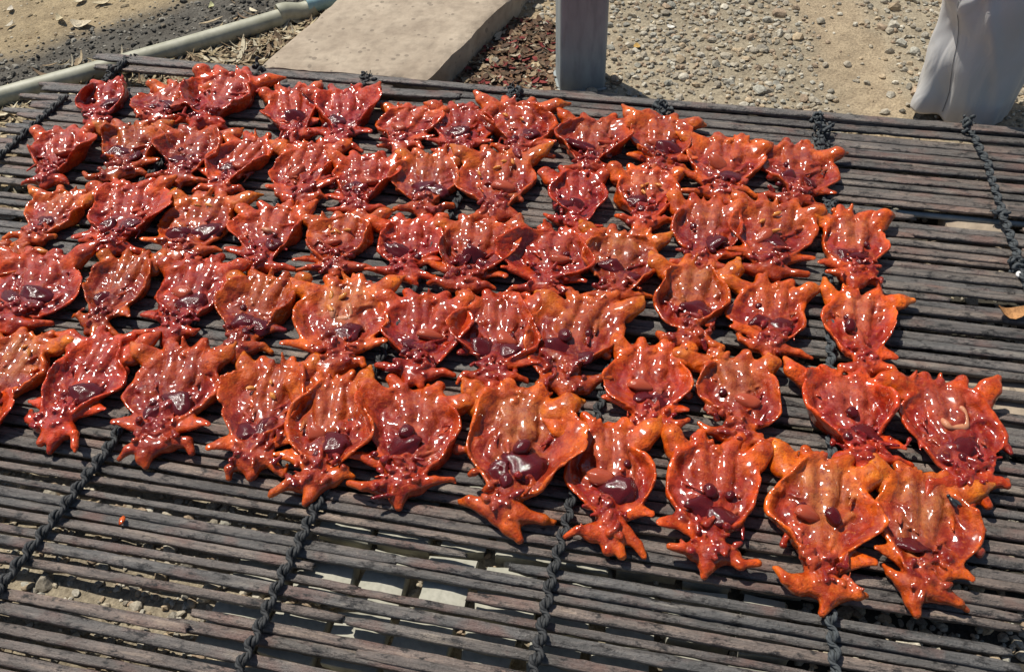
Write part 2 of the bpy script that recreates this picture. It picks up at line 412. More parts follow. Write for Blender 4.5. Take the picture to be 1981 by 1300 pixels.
# gravel and debris scattered on it
def ico(sub):
    import bmesh
    bm = bmesh.new(); bmesh.ops.create_icosphere(bm, subdivisions=sub, radius=1.0)
    v = np.array([q.co[:] for q in bm.verts]); f = np.array([[w.index for w in q.verts] for q in bm.faces]); bm.free()
    return v, f
ICO1, ICO2 = ico(1), ico(2)
def rot_mats(n, rng, tilt=None):
    q = rng.normal(size=(n, 4)); q /= np.linalg.norm(q, axis=1)[:, None]
    w, x, y, z = q.T
    return np.stack([np.stack([1 - 2 * (y * y + z * z), 2 * (x * y - z * w), 2 * (x * z + y * w)], -1),
                     np.stack([2 * (x * y + z * w), 1 - 2 * (x * x + z * z), 2 * (y * z - x * w)], -1),
                     np.stack([2 * (x * z - y * w), 2 * (y * z + x * w), 1 - 2 * (x * x + y * y)], -1)], 1)
def scatter(name, pts, size, base, rng, cols, flat=(0.45, 0.8), sink=0.2, material=None, smooth=False):
    """angular stones, every one its own shape, joined into one mesh"""
    bv, bf = base; n = len(pts)
    v = np.repeat(bv[None], n, 0)
    for k in range(5):                                  # cut facets
        d = rng.normal(size=(n, 3)); d /= np.linalg.norm(d, axis=1)[:, None]
        c = rng.uniform(0.45, 0.85, n)
        t = np.einsum('nvk,nk->nv', v, d) - c[:, None]
        v = v - np.maximum(t, 0)[..., None] * d[:, None]
    v = np.einsum('nij,nvj->nvi', rot_mats(n, rng), v)
    v = v * np.stack([rng.uniform(0.75, 1.25, n), rng.uniform(0.65, 1.1, n), rng.uniform(*flat, n)], -1)[:, None]
    a = rng.uniform(0, 6.283, n); ca, sa = np.cos(a)[:, None], np.sin(a)[:, None]
    x = v[..., 0] * ca - v[..., 1] * sa; y = v[..., 0] * sa + v[..., 1] * ca
    v = np.stack([x, y, v[..., 2]], -1) * size[:, None, None]
    z = ground_h(pts[:, 0], pts[:, 1]) + size * (np.mean(flat) * 0.7 - sink)
    v += np.stack([pts[:, 0], pts[:, 1], z], -1)[:, None]
    f = (bf[None] + (np.arange(n) * len(bv))[:, None, None]).reshape(-1, 3)
    me = np_mesh(name, v.reshape(-1, 3), f, smooth)
    set_col(me, np.repeat(cols, len(bv), 0))
    o = obj(name, me, material or M_STONE); tag(o, kind='stuff'); return o

def inslab(x, y, m=0.0):
    ok = np.ones(len(x), bool)
    q = [S_FL, S_FR, S_BR, S_BL]
    for a, b in zip(q, q[1:] + q[:1]):
        ok &= side(x, y, a, b) / np.linalg.norm(np.array(b) - np.array(a)) > -m
    return ok
def sample(n, rng, lo, hi):
    return np.stack([rng.uniform(lo[0], hi[0], n), rng.uniform(lo[1], hi[1], n)], -1)
stone_pal = np.array([[0.40, 0.355, 0.275], [0.34, 0.30, 0.235], [0.44, 0.38, 0.28], [0.29, 0.265, 0.215], [0.42, 0.33, 0.22], [0.50, 0.46, 0.375], [0.36, 0.345, 0.29], [0.35, 0.265, 0.185]])
def pal(n, rng, p=stone_pal): return p[rng.integers(0, len(p), n)] * rng.uniform(0.8, 1.15, (n, 1))
def in_view(P, margin=60):
    r = np.stack([P[:, 0], P[:, 1], np.full(len(P), -CAM_H)], -1) @ ROT      # world -> camera
    px = 990.5 + FPX * r[:, 0] / -r[:, 2]; py = 650 - FPX * r[:, 1] / -r[:, 2]
    return (px > -margin) & (px < 1981 + margin) & (py > -margin) & (py < 1300 + margin)

def gravel_pts(n, rng, keep_fn):
    P = sample(n, rng, (-0.65, -0.15), (0.95, 1.7))
    k = keep_fn(P[:, 0], P[:, 1]); k = rng.uniform(size=n) < k
    k &= ~inslab(P[:, 0], P[:, 1], 0.0)
    return P[k]
def k_right(x, y):
    p = np.stack([x, y, x * 0], -1)
    c = sstep(-0.35, 0.35, vnoise(p * 7, 61, 3))
    w = (0.55 + 0.45 * c) * (1 - 0.86 * track_w(x, y)) * (1 - 0.75 * red_w(x, y)) * (1 - ash_w(x, y))
    leftsoil = sstep(-0.32, -0.54, x) * sstep(0.54, 0.8, y)
    return w * (1 - 0.94 * leftsoil)
r = np.random.default_rng(5)
P = gravel_pts(46000, r, k_right); P = P[in_view(P, 260)]
scatter('gravel', P, r.gamma(2.0, 0.0010, len(P)) + 0.0015, ICO1, r, pal(len(P), r))
P = gravel_pts(9000, r, k_right); P = P[in_view(P, 260)]
scatter('gravel', P, np.clip(r.gamma(2.2, 0.0011, len(P)) + 0.0024, 0, 0.011), ICO2, r, pal(len(P), r))
# charcoal and ash crumbs beside the pipe
P = sample(60000, r, (-1.5, 0.5), (0.15, 1.8)); w = ash_w(P[:, 0], P[:, 1]); P = P[(r.uniform(size=len(P)) < w * 0.75)]
coal_pal = np.array([[0.075, 0.070, 0.060], [0.13, 0.12, 0.10], [0.20, 0.19, 0.16], [0.03, 0.029, 0.027], [0.30, 0.28, 0.235], [0.16, 0.135, 0.10], [0.10, 0.094, 0.08]])
scatter('charcoal_debris', P, r.gamma(1.7, 0.0009, len(P)) + 0.0011, ICO1, r, pal(len(P), r, coal_pal), flat=(0.35, 0.8))
# fine grit on the yellow soil
P = sample(16000, r, (-1.5, 0.65), (-0.15, 1.8)); w = (1 - ash_w(P[:, 0], P[:, 1])); P = P[(r.uniform(size=len(P)) < 0.5 * w) & ~inslab(P[:, 0], P[:, 1])]
scatter('gravel', P, r.gamma(1.4, 0.0010, len(P)) + 0.0009, ICO1, r, pal(len(P), r, np.array([[0.46, 0.37, 0.23], [0.36, 0.27, 0.15], [0.5, 0.44, 0.33], [0.26, 0.19, 0.11], [0.40, 0.32, 0.2]])), flat=(0.25, 0.6))

def leaf_mesh(rng, L, W, curl):
    n = 7
    t = np.linspace(0, 1, n); w = W * np.sin(np.pi * np.clip(t * 0.94 + 0.04, 0, 1)) ** 0.8
    ph = rng.uniform(0, 6.28)
    xs = (t - 0.5) * L; bend = curl * L * ((t - 0.5) ** 2) * 3 + 0.1 * L * np.sin(t * 5 + ph) * abs(curl)
    rows = []
    for s in (-1, 0, 1):
        rows.append(np.stack([xs, s * w + 0.08 * L * np.sin(t * 3 + ph), bend + abs(s) * w * 0.5 * curl + 0.0006], -1))
    V = np.concatenate(rows); F = []
    for r_ in range(2):
        for k in range(n - 1):
            a = r_ * n + k; F.append([a, a + 1, a + n + 1, a + n])
    V2 = V - np.array([0, 0, 0.0007]); F = np.array(F)
    return np.vstack([V, V2]), np.vstack([F, F[:, ::-1] + len(V)])
def litter(name, P, rng, Ls, pals, wr=(0.08, 0.3), lift=0.002):
    parts = []; cols = []
    for p in P:
        L = rng.uniform(*Ls); v, f = leaf_mesh(rng, L, L * rng.uniform(*wr), rng.uniform(-0.25, 0.4))
        a = rng.uniform(0, 6.28); b = rng.normal(0, 0.14); c = rng.normal(0, 0.10)
        Rm = np.array(Matrix.Rotation(a, 3, 'Z') @ Matrix.Rotation(b, 3, 'X') @ Matrix.Rotation(c, 3, 'Y'))
        v = v @ Rm.T + np.array([p[0], p[1], float(ground_h(np.array([p[0]]), np.array([p[1]]))[0]) + lift + rng.uniform(0, 0.004)])
        parts.append((v, f)); cols.append(np.repeat([pals[rng.integers(len(pals))] * rng.uniform(0.75, 1.15)], len(v), 0))
    V, F = join(parts); me = np_mesh(name, V, F, True); set_col(me, np.vstack(cols)); o = obj(name, me, M_LITTER); tag(o, kind='stuff'); return o
straw = np.array([[0.44, 0.36, 0.22], [0.30, 0.22, 0.13], [0.52, 0.46, 0.33], [0.17, 0.115, 0.07], [0.38, 0.30, 0.19]])
brown = np.array([[0.13, 0.075, 0.042], [0.20, 0.125, 0.07], [0.09, 0.052, 0.032], [0.30, 0.225, 0.14], [0.16, 0.085, 0.05], [0.11, 0.07, 0.045], [0.20, 0.035, 0.03], [0.40, 0.33, 0.24], [0.15, 0.10, 0.06]])
# straw in the hollow between the pipe and the slab, and along the pipe under the grill's left edge
def strip(n, rng, a, b, wid):
    t = rng.uniform(0, 1, n); a = np.array(a); b = np.array(b); d = b - a; nn = np.array([-d[1], d[0]]) / np.hypot(d[0], d[1])
    return a[:2] + t[:, None] * d[:2] + (rng.normal(0, wid, n))[:, None] * nn
Ps = np.vstack([strip(480, r, U(330, 165), U(560, 55), 0.036), strip(200, r, U(540, 110), U(640, 20), 0.02), strip(480, r, U(-60, 250), U(260, 150), 0.036), strip(260, r, U(10, 420), U(250, 350), 0.045)])
Ps = Ps[~inslab(Ps[:, 0], Ps[:, 1])]
litter('dry_straw', Ps, r, (0.010, 0.043), straw, (0.025, 0.13))
Pr = strip(1300, r, U(900, 190), U(1035, 45), 0.054); Pr = Pr[~inslab(Pr[:, 0], Pr[:, 1], 0.005)]
litter('leaf_litter', Pr, r, (0.004, 0.018), brown, (0.10, 0.32))

# pale dry leaves that can be told apart on the yellow soil
leaf_lab = [
    (160, 46, 0.060, 0.36, 'largest pale curled leaf on the yellow soil by the ash', (0.56, 0.48, 0.34)),
    (118, 40, 0.042, 0.30, 'pale leaf just left of the largest leaf on yellow soil', (0.52, 0.44, 0.28)),
    (198, 8, 0.045, 0.34, 'straw coloured leaf at the top edge of the yellow soil', (0.50, 0.42, 0.27)),
    (155, 3, 0.034, 0.42, 'small cream leaf beside the straw coloured one at the top', (0.60, 0.52, 0.36)),
    (22, 20, 0.026, 0.42, 'tiny whitish leaf scrap near the upper left corner', (0.58, 0.52, 0.42)),
    (410, 15, 0.030, 0.34, 'greenish yellow leaf lying on the black ash', (0.42, 0.42, 0.22)),
    (20, 52, 0.030, 0.30, 'whitish leaf fragment at the left edge of the soil', (0.54, 0.48, 0.37)),
    (1297, 60, 0.020, 0.45, 'small white leaf scrap on the gravel right of the post', (0.7, 0.68, 0.62)),
    (1233, 95, 0.022, 0.5, 'small amber leaf on the gravel right of the post', (0.45, 0.28, 0.08))]
for px, py, L, wf, lab, c in leaf_lab:
    p = U(px, py); L = L * 0.62; v, f = leaf_mesh(r, L, L * wf * .7, r.uniform(0.1, 0.3))
    me = np_mesh('dry_leaf', v, f); set_col(me, np.repeat([c], len(v), 0))
    o = obj('dry_leaf', me, M_LITTER, None, (p[0], p[1], float(ground_h(p[:1], p[1:2])[0]) + 0.003), r.uniform(0, 6.28))
    o.rotation_euler.x = r.uniform(-.1, .1); tag(o, lab, 'dry leaf', 'dry leaves lying on the ground')

# ------------------------------------------------------------------ drain pipe, slab, tiles, post
def pipe_piece(name, a, b, rad, m, parent, seed):
    n = 90; t = np.linspace(0, 1, n)[:, None]
    path = np.array(a) * (1 - t) + np.array(b) * t
    path[:, 2] += 0.004 * np.sin(t[:, 0] * 5 + seed)
    rr = np.full(n, rad); v, f = tube(path, rr, 24)
    return obj(name, np_mesh(name, v, f), m, parent)
pipe = empty('drain_pipe', PA)
tag(pipe, 'weathered pale green plastic pipe lying beside the black ash', 'pipe')
P0 = PA - pdir * 0.4; PJ = PA + pdir * (np.linalg.norm(PB - PA) * 0.905); P1 = PB + pdir * 0.7
off = lambda q: np.array(q) - PA
pipe_piece('pipe_length', off(P0), off(PJ), PIPE_R, M_PIPE, pipe, 0.3)
o = pipe_piece('pipe_length', off(PJ - pdir * 0.002), off(P1), PIPE_R * 0.93, M_PIPEB, pipe, 2.0); o['label'] = 'pale blue length of pipe'
pipe_piece('pipe_socket', off(PJ - pdir * 0.045), off(PJ + pdir * 0.009), PIPE_R * 1.035, M_PIPE, pipe, 1.2)

def slab_mesh(quad, z0, z1, res=0.02, seed=1, bevel=0.006):
    a, b, c, d = [np.array(q[:2]) for q in quad]
    nu = max(2, int(np.linalg.norm(b - a) / res)); nv = max(2, int(np.linalg.norm(d - a) / res))
    u = np.linspace(0, 1, nu + 1); w = np.linspace(0, 1, nv + 1)
    Uu, Ww = np.meshgrid(u, w, indexing='ij')
    P = (a * (1 - Uu[..., None]) + b * Uu[..., None]) * (1 - Ww[..., None]) + (d * (1 - Uu[..., None]) + c * Uu[..., None]) * Ww[..., None]
    lp = np.concatenate([P, np.zeros(P.shape[:2] + (1,))], -1)
    z = z1 + 0.0025 * vnoise(lp * 9, seed, 3)
    edge = np.minimum(np.minimum(Uu, 1 - Uu) * np.linalg.norm(b - a), np.minimum(Ww, 1 - Ww) * np.linalg.norm(d - a))
    z = z - np.where(edge < res * 0.5, bevel * (0.6 + 0.8 * np.abs(vnoise(lp * 40, seed + 3, 2))), 0)
    P = P + np.where(edge < res * 0.5, 1, 0)[..., None] * 0.5 * res * np.stack([vnoise(lp * 25, seed + 5, 2), vnoise(lp * 25, seed + 6, 2)], -1)
    V = np.concatenate([P, z[..., None]], -1).reshape(-1, 3)
    m = nv + 1; ii = (np.arange(nu)[:, None] * m + np.arange(nv)[None]).ravel()
    F = [np.stack([ii, ii + m, ii + m + 1, ii + 1], -1)]
    rim = [i * m for i in range(nu + 1)] + [nu * m + j for j in range(1, nv + 1)] + [i * m + nv for i in range(nu - 1, -1, -1)] + [j for j in range(nv - 1, 0, -1)]
    rim = np.array(rim); k = len(rim); base = len(V)
    rings = []
    zs = np.linspace(z1 - bevel * 2.0, z0, 5)
    prev = rim; VV = [V]
    for zz in zs:
        ring = V[rim].copy(); ring[:, 2] = zz
        ring[:, :2] += 0.004 * np.stack([vnoise(np.c_[ring[:, :2] * 40, np.full(k, zz * 40)], seed + 8, 2), vnoise(np.c_[ring[:, :2] * 40, np.full(k, zz * 40)], seed + 9, 2)], -1)
        VV.append(ring); cur = base + np.arange(k); base += k
        F.append(np.stack([prev, np.roll(prev, -1), np.roll(cur, -1), cur], -1)[:, ::-1]); prev = cur
    return np.vstack(VV), np.vstack(F)
ex = lambda p, q, k: np.array(p) + (np.array(q) - np.array(p)) * k
slab_q = [ex(S_BL, S_FL, 1.0), ex(S_BR, S_FR, 1.0), ex(S_FR, S_BR, 2.6), ex(S_FL, S_BL, 2.6)]
v, f = slab_mesh(slab_q, -0.05, SLAB_Z, 0.009, 3, 0.0035)
me = np_mesh('concrete_slab', v, f[:, ::-1]); me.set_sharp_from_angle(angle=math.radians(35))
slab = obj('concrete_slab', me, M_CONC)
tag(slab, 'worn sandy concrete slab lying behind the grill, left of the post', 'concrete slab')

# small concrete tiles laid under the grill
tiles = empty('tile_paving', (*U(900, 1140)[:2], 0.0)); tiles['kind'] = 'structure'
to = np.array([*U(900, 1140)[:2], 0.0])
TZ = 0.0175
tl_o = U(745, 1116, TZ); tl_x = U(862, 1131, TZ) - tl_o; tl_y = U(642, 1100, TZ) - U(585, 1217, TZ)
tl_o[2] = 0
rt = np.random.default_rng(3)
tw = np.linalg.norm(tl_x) * 0.83; td = np.linalg.norm(tl_y) * 0.80
tile_me = []
for k in range(4):
    q = [np.array([-tw / 2, -td / 2, 0]) + rt.normal(0, .0015, 3), np.array([tw / 2, -td / 2, 0]) + rt.normal(0, .0015, 3), np.array([tw / 2, td / 2, 0]) + rt.normal(0, .0015, 3), np.array([-tw / 2, td / 2, 0]) + rt.normal(0, .0015, 3)]
    v, f = slab_mesh(q, -0.03, 0.0, 0.012, 20 + k, 0.0016)
    v[:, 0] += 0.0; tile_me.append(np_mesh('tile', v, f[:, ::-1])); tile_me[-1].set_sharp_from_angle(angle=math.radians(35)); tile_me[-1].materials.append(M_TILE)
tang = math.atan2(tl_x[1], tl_x[0])
for a in range(-2, 7):
    for bq in range(-4, 4):
        if (a == -2 and bq > 0): continue
        p = tl_o + tl_x * a + tl_y * bq
        obj('tile', tile_me[rt.integers(4)], None, tiles, (p[0] - to[0], p[1] - to[1], TZ + rt.normal(0, .001)), tang + rt.normal(0, .02))

# loose concrete blocks lower down at the far right and under the back edge
for px, py, w, d, lab in ((1893, 436, 0.062, 0.040, 'pitted tan concrete block under the grill behind the right rope'),
                          (1875, 472, 0.075, 0.022, 'narrow chipped concrete block in front of the pitted tan block'),
                          (1815, 772, 0.22, 0.06, 'speckled concrete block under the grill beside the right hand frogs'),
                          (800, 228, 0.15, 0.045, 'long concrete block under the back edge of the grill')):
    p = U(px, py, 0.020)
    q = [np.array([-w / 2, -d / 2, 0]), np.array([w / 2, -d / 2, 0]), np.array([w / 2, d / 2, 0]), np.array([-w / 2, d / 2, 0])]
    v, f = slab_mesh(q, -0.06, 0.020, 0.010, int(px), 0.004)
    me = np_mesh('concrete_block', v, f[:, ::-1]); me.set_sharp_from_angle(angle=math.radians(35)); o = obj('concrete_block', me, M_CONC, None, (p[0], p[1], 0), 0.12); tag(o, lab, 'concrete block', 'concrete blocks under the grill')

# steel post
far = U(1115, 178, GZ)
def on_y(px, py, Y):
    d = ray(px, py); t = Y / d[1]; return np.array([d[0] * t, Y, CAM_H + d[2] * t])
Yp = far[1] + 0.042
pl, pr_ = on_y(1073, 120, Yp), on_y(1164, 120, Yp + 0.004)
pw = np.linalg.norm((pr_ - pl)[:2]); prot = math.radians(17.0)
def rrect(w, d, rad, n=4):
    pts = []
    for cx, cy, a0 in ((w / 2 - rad, -d / 2 + rad, -90), (w / 2 - rad, d / 2 - rad, 0), (-w / 2 + rad, d / 2 - rad, 90), (-w / 2 + rad, -d / 2 + rad, 180)):
        for k in range(n + 1):
            a = math.radians(a0 + 90 * k / n); pts.append((cx + rad * math.cos(a), cy + rad * math.sin(a)))
    return np.array(pts)
def prism(sec, z0, z1, nz=8):
    k = len(sec); zs = np.linspace(z0, z1, nz + 1)
    V = np.concatenate([np.c_[sec, np.full(k, z)] for z in zs])
    i = (np.arange(nz)[:, None] * k); j = np.arange(k)[None]; j2 = (j + 1) % k
    F = np.stack([i + j, i + j2, i + k + j2, i + k + j], -1).reshape(-1, 4)
    return V, F
PW, PD, WT = pw * 1.0, 0.052, 0.0025
H_POST = on_y(1115, 0, Yp)[2] + 0.035
outer = rrect(PW, PD, 0.006); inner = rrect(PW - 2 * WT, PD - 2 * WT, 0.004)
vo, fo = prism(outer, 0.006, H_POST); vi, fi = prism(inner, 0.006, H_POST)
k = len(outer); top = (len(vo) // k - 1) * k
V = np.vstack([vo, vi]); F = [fo, fi[:, ::-1] + len(vo)]
j = np.arange(k); j2 = (j + 1) % k
F.append(np.stack([top + j, top + j2, len(vo) + top + j2, len(vo) + top + j], -1))
pcx, pcy = (pl[0] + pr_[0]) / 2, Yp + PD / 2
post = empty('steel_post', (pcx, pcy, 0), prot)
tag(post, 'grey square steel post standing behind the grill beside the slab', 'post')
me = np_mesh('tube', V, np.vstack(F), False); obj('tube', me, M_STEEL, post)
v, f = prism(rrect(PW + 0.006, PD + 0.006, 0.008), -0.004, 0.006, 1)
c = len(v); kk = c // 2; v = np.vstack([v, [[0, 0, 0.006]]]); jj = np.arange(kk)
f = np.vstack([f, np.stack([np.full(kk, c), kk + jj, kk + (jj + 1) % kk, kk + (jj + 1) % kk], -1)])
obj('base_plate', np_mesh('base_plate', v, tri(f), False), M_STEEL, post)

# ------------------------------------------------------------------ person standing behind the grill
def leg_rings():
    """trouser leg centre line, bottom to top, from where the photograph shows it"""
    pass
ft = U(1870, 268); LX, LY = ft[0], ft[1] + 0.058
person = empty('person', (LX, LY, 0))
tag(person, 'person in loose grey satin trousers standing behind the right end of the grill', 'person')
def trouser(mirror, offset, seed):
    nz, na = 120, 96
    zs = np.concatenate([np.linspace(0.008, 0.25, 80), np.linspace(0.26, 0.80, nz - 80)]); an = np.linspace(0, 2 * math.pi, na, endpoint=False)
    A, Zr = np.meshgrid(an, zs); Z = Zr * 1.15 + 0.106                        # angle 0 = +X, 90 deg = +Y
    base = 0.054 + 0.014 * sstep(0.1, 0.35, Z) + 0.026 * sstep(0.5, 0.9, Z)
    deg = lambda d: (A - math.radians(d) + math.pi) % (2 * math.pi) - math.pi
    g = lambda c, s: np.exp(-(deg(c) / math.radians(s)) ** 2)
    R = base.copy()
    R += 0.006 * g(205, 26) * sstep(0.42, 0.10, Z)                       # flare of the hem to the left
    R += 0.013 * g(208, 18) * np.exp(-((Z - 0.118) / 0.030) ** 2)
    R -= 0.012 * g(228, 9) * sstep(0.22, 0.10, Z)                         # groove beside the fold
    R += 0.009 * g(246, 11) * np.exp(-((Z - 0.17) / 0.08) ** 2)       # bright ridge
    R -= 0.006 * g(272, 15) * np.exp(-((Z - 0.14) / 0.08) ** 2)
    R += 0.006 * g(298, 12) * np.exp(-((Z - 0.13) / 0.09) ** 2)
    R += 0.007 * g(200, 34) * np.sin(Z * 42 + 1.0) * sstep(0.15, 0.25, Z)
    R -= 0.010 * g(225, 22) * np.exp(-((Z - 0.40 + 0.05 * np.sin(A)) / 0.03) ** 2)
    R += 0.0032 * np.sin(A * 5 + Z * 13 + 1.9 * np.sin(Z * 17 + A)) * sstep(0.40, 0.12, Z) + 0.0035 * vnoise(np.stack([np.cos(A) * 4 + Z * 6, np.sin(A) * 4, Z * 7], -1), seed + 4, 2)
    R += 0.004 * np.sin(Z * 60 + 3.0 * np.sin(A * 2) + A * 2) * sstep(0.18, 0.3, Z) * g(215, 55)
    R += 0.005 * np.exp(-((Z - 0.33 - 0.10 * (deg(250))) / 0.012) ** 2) * g(250, 40)
    R += 0.006 * np.exp(-((Z - 0.24 + 0.16 * (deg(262))) / 0.014) ** 2) * g(255, 34)
    p = np.stack([np.cos(A) * 2.2, np.sin(A) * 2.2, Z * 5], -1)
    R += 0.006 * vnoise(p, seed, 3)
    cx = 0.012 * (Z - 0.1); cy = 0.02 * np.sin(Z * 3)
    hem = np.where(np.arange(nz)[:, None] == 0, 0.012 * np.sin(A * 2 + 0.6) + 0.008 * np.sin(A * 5), 0)
    X = cx + R * np.cos(A) * 1.02; Y = cy + R * np.sin(A) * 0.92; Zz = Zr + 0.006 * np.sin(A * 2 + 0.6) * sstep(0.25, 0.08, Z)
    if mirror: X = -X
    Vo = np.stack([X, Y, Zz], -1)
    Vi = np.stack([X - 0.002 * np.cos(A) * (-1 if mirror else 1), Y - 0.002 * np.sin(A), Zz], -1)
    i = np.arange(nz - 1)[:, None] * na; j = np.arange(na)[None]; j2 = (j + 1) % na
    F = np.stack([i + j, i + j2, i + na + j2, i + na + j], -1).reshape(-1, 4)
    if mirror: F = F[:, ::-1]
    n0 = nz * na; jj = np.arange(na); jj2 = (jj + 1) % na
    hemf = np.stack([jj2, jj, n0 + jj, n0 + jj2], -1)
    if mirror: hemf = hemf[:, ::-1]
    V = np.vstack([Vo.reshape(-1, 3), Vi.reshape(-1, 3)]) + np.array(offset)
    return V, np.vstack([F, F[:, ::-1] + n0, hemf]), Vo + np.array(offset)
V1, F1, O1 = trouser(False, (0, 0, 0), 71)
V2, F2, O2 = trouser(True, (0.24, 0.05, 0), 72)
hipn = 28                                            # hips: one elliptical band that closes the legs
an = np.linspace(0, 2 * math.pi, 64, endpoint=False); zs = np.linspace(0.72, 0.90, hipn)
hv = np.concatenate([np.c_[0.12 + (0.205 - 0.05 * sstep(.8, .9, z)) * np.cos(an), 0.03 + (0.115 - 0.015 * sstep(.8, .9, z)) * np.sin(an), np.full(64, z)] for z in zs])
i = np.arange(hipn - 1)[:, None] * 64; j = np.arange(64)[None]; j2 = (j + 1) % 64
hf = np.stack([i + j, i + j2, i + 64 + j2, i + 64 + j], -1).reshape(-1, 4)
V, F = join([(V1, F1), (V2, F2), (hv, hf)])
trousers = obj('trousers', np_mesh('trousers', V, F), M_CLOTH, person)
O1f = O1; sa = ((236 - 22 * sstep(0, 60, np.arange(O1.shape[0]))) / 360 * 96).astype(int)
sp = np.array([O1[k, sa[k]] * .5 + O1[k, sa[k] + 1] * .5 for k in range(O1.shape[0])]); sp = np.array([sp[max(0, k - 3):k + 4].mean(0) for k in range(len(sp))])
sp = sp + (sp - O1.mean(1)) * 0.012
v, f = tube(sp[2:110] , 0.0004, 5); obj('side_seam', np_mesh('side_seam', v, f), M_SEAM, trousers)
def shoe(offset, mir):
    n, na = 22, 20; t = np.linspace(0, 1, n); V = []
    for tt in t:
        w = 0.036 + 0.012 * math.sin(tt * 3.1) + 0.006 * sstep(.5, .8, tt); w *= math.sqrt(max(0.02, 1 - max(0, (tt - 0.82) / 0.19) ** 2)) * math.sqrt(max(0.05, 1 - max(0, (0.12 - tt) / 0.13) ** 2))
        hgt = 0.085 - 0.045 * sstep(.2, .75, tt) - 0.015 * sstep(.8, 1, tt)
        a = np.linspace(0, 2 * math.pi, na, endpoint=False)
        xx = np.sign(np.cos(a)) * np.abs(np.cos(a)) ** 0.7 * w; zz = np.where(np.sin(a) > 0, np.sin(a) * hgt * 0.93, -np.abs(np.sin(a)) ** 0.5 * 0.016) + 0.016
        V.append(np.c_[xx, np.full(na, -0.035 + tt * 0.17), zz])
    V = np.vstack(V); i = np.arange(n - 1)[:, None] * na; j = np.arange(na)[None]; j2 = (j + 1) % na
    F = np.stack([i + j, i + j2, i + na + j2, i + na + j], -1).reshape(-1, 4)
    V = np.vstack([V, V[:na].mean(0), V[-na:].mean(0)]); jj = np.arange(na); jj2 = (jj + 1) % na
    F = np.vstack([F, np.stack([np.full(na, n * na), jj, jj2, jj2], -1), np.stack([np.full(na, n * na + 1), (n - 1) * na + jj2, (n - 1) * na + jj, (n - 1) * na + jj], -1)])
    return V * np.array([0.7, 1, 0.7]) + np.array(offset), F
for offx, offy in ((0.0, 0.0), (0.24, 0.05)):
    v, f = shoe((offx, offy, 0.004), False); obj('shoe', np_mesh('shoe', v, tri(f)), M_SHOE, person)
parts = []
for offx, offy in ((0.0, 0.0), (0.24, 0.05)):
    v, f = tube(np.array([[offx, offy + 0.015, 0.05], [offx, offy + 0.012, 0.09], [offx + .005, offy + .01, 0.14], [offx + .01, offy + .01, 0.25], [offx + .02, offy + .015, 0.4]]), np.array([.036, .034, .037, .05, .052]), 18); parts.append((v, f))
v, f = join(parts); obj('lower_leg', np_mesh('lower_leg', v, tri(f)), M_SKIN, person)

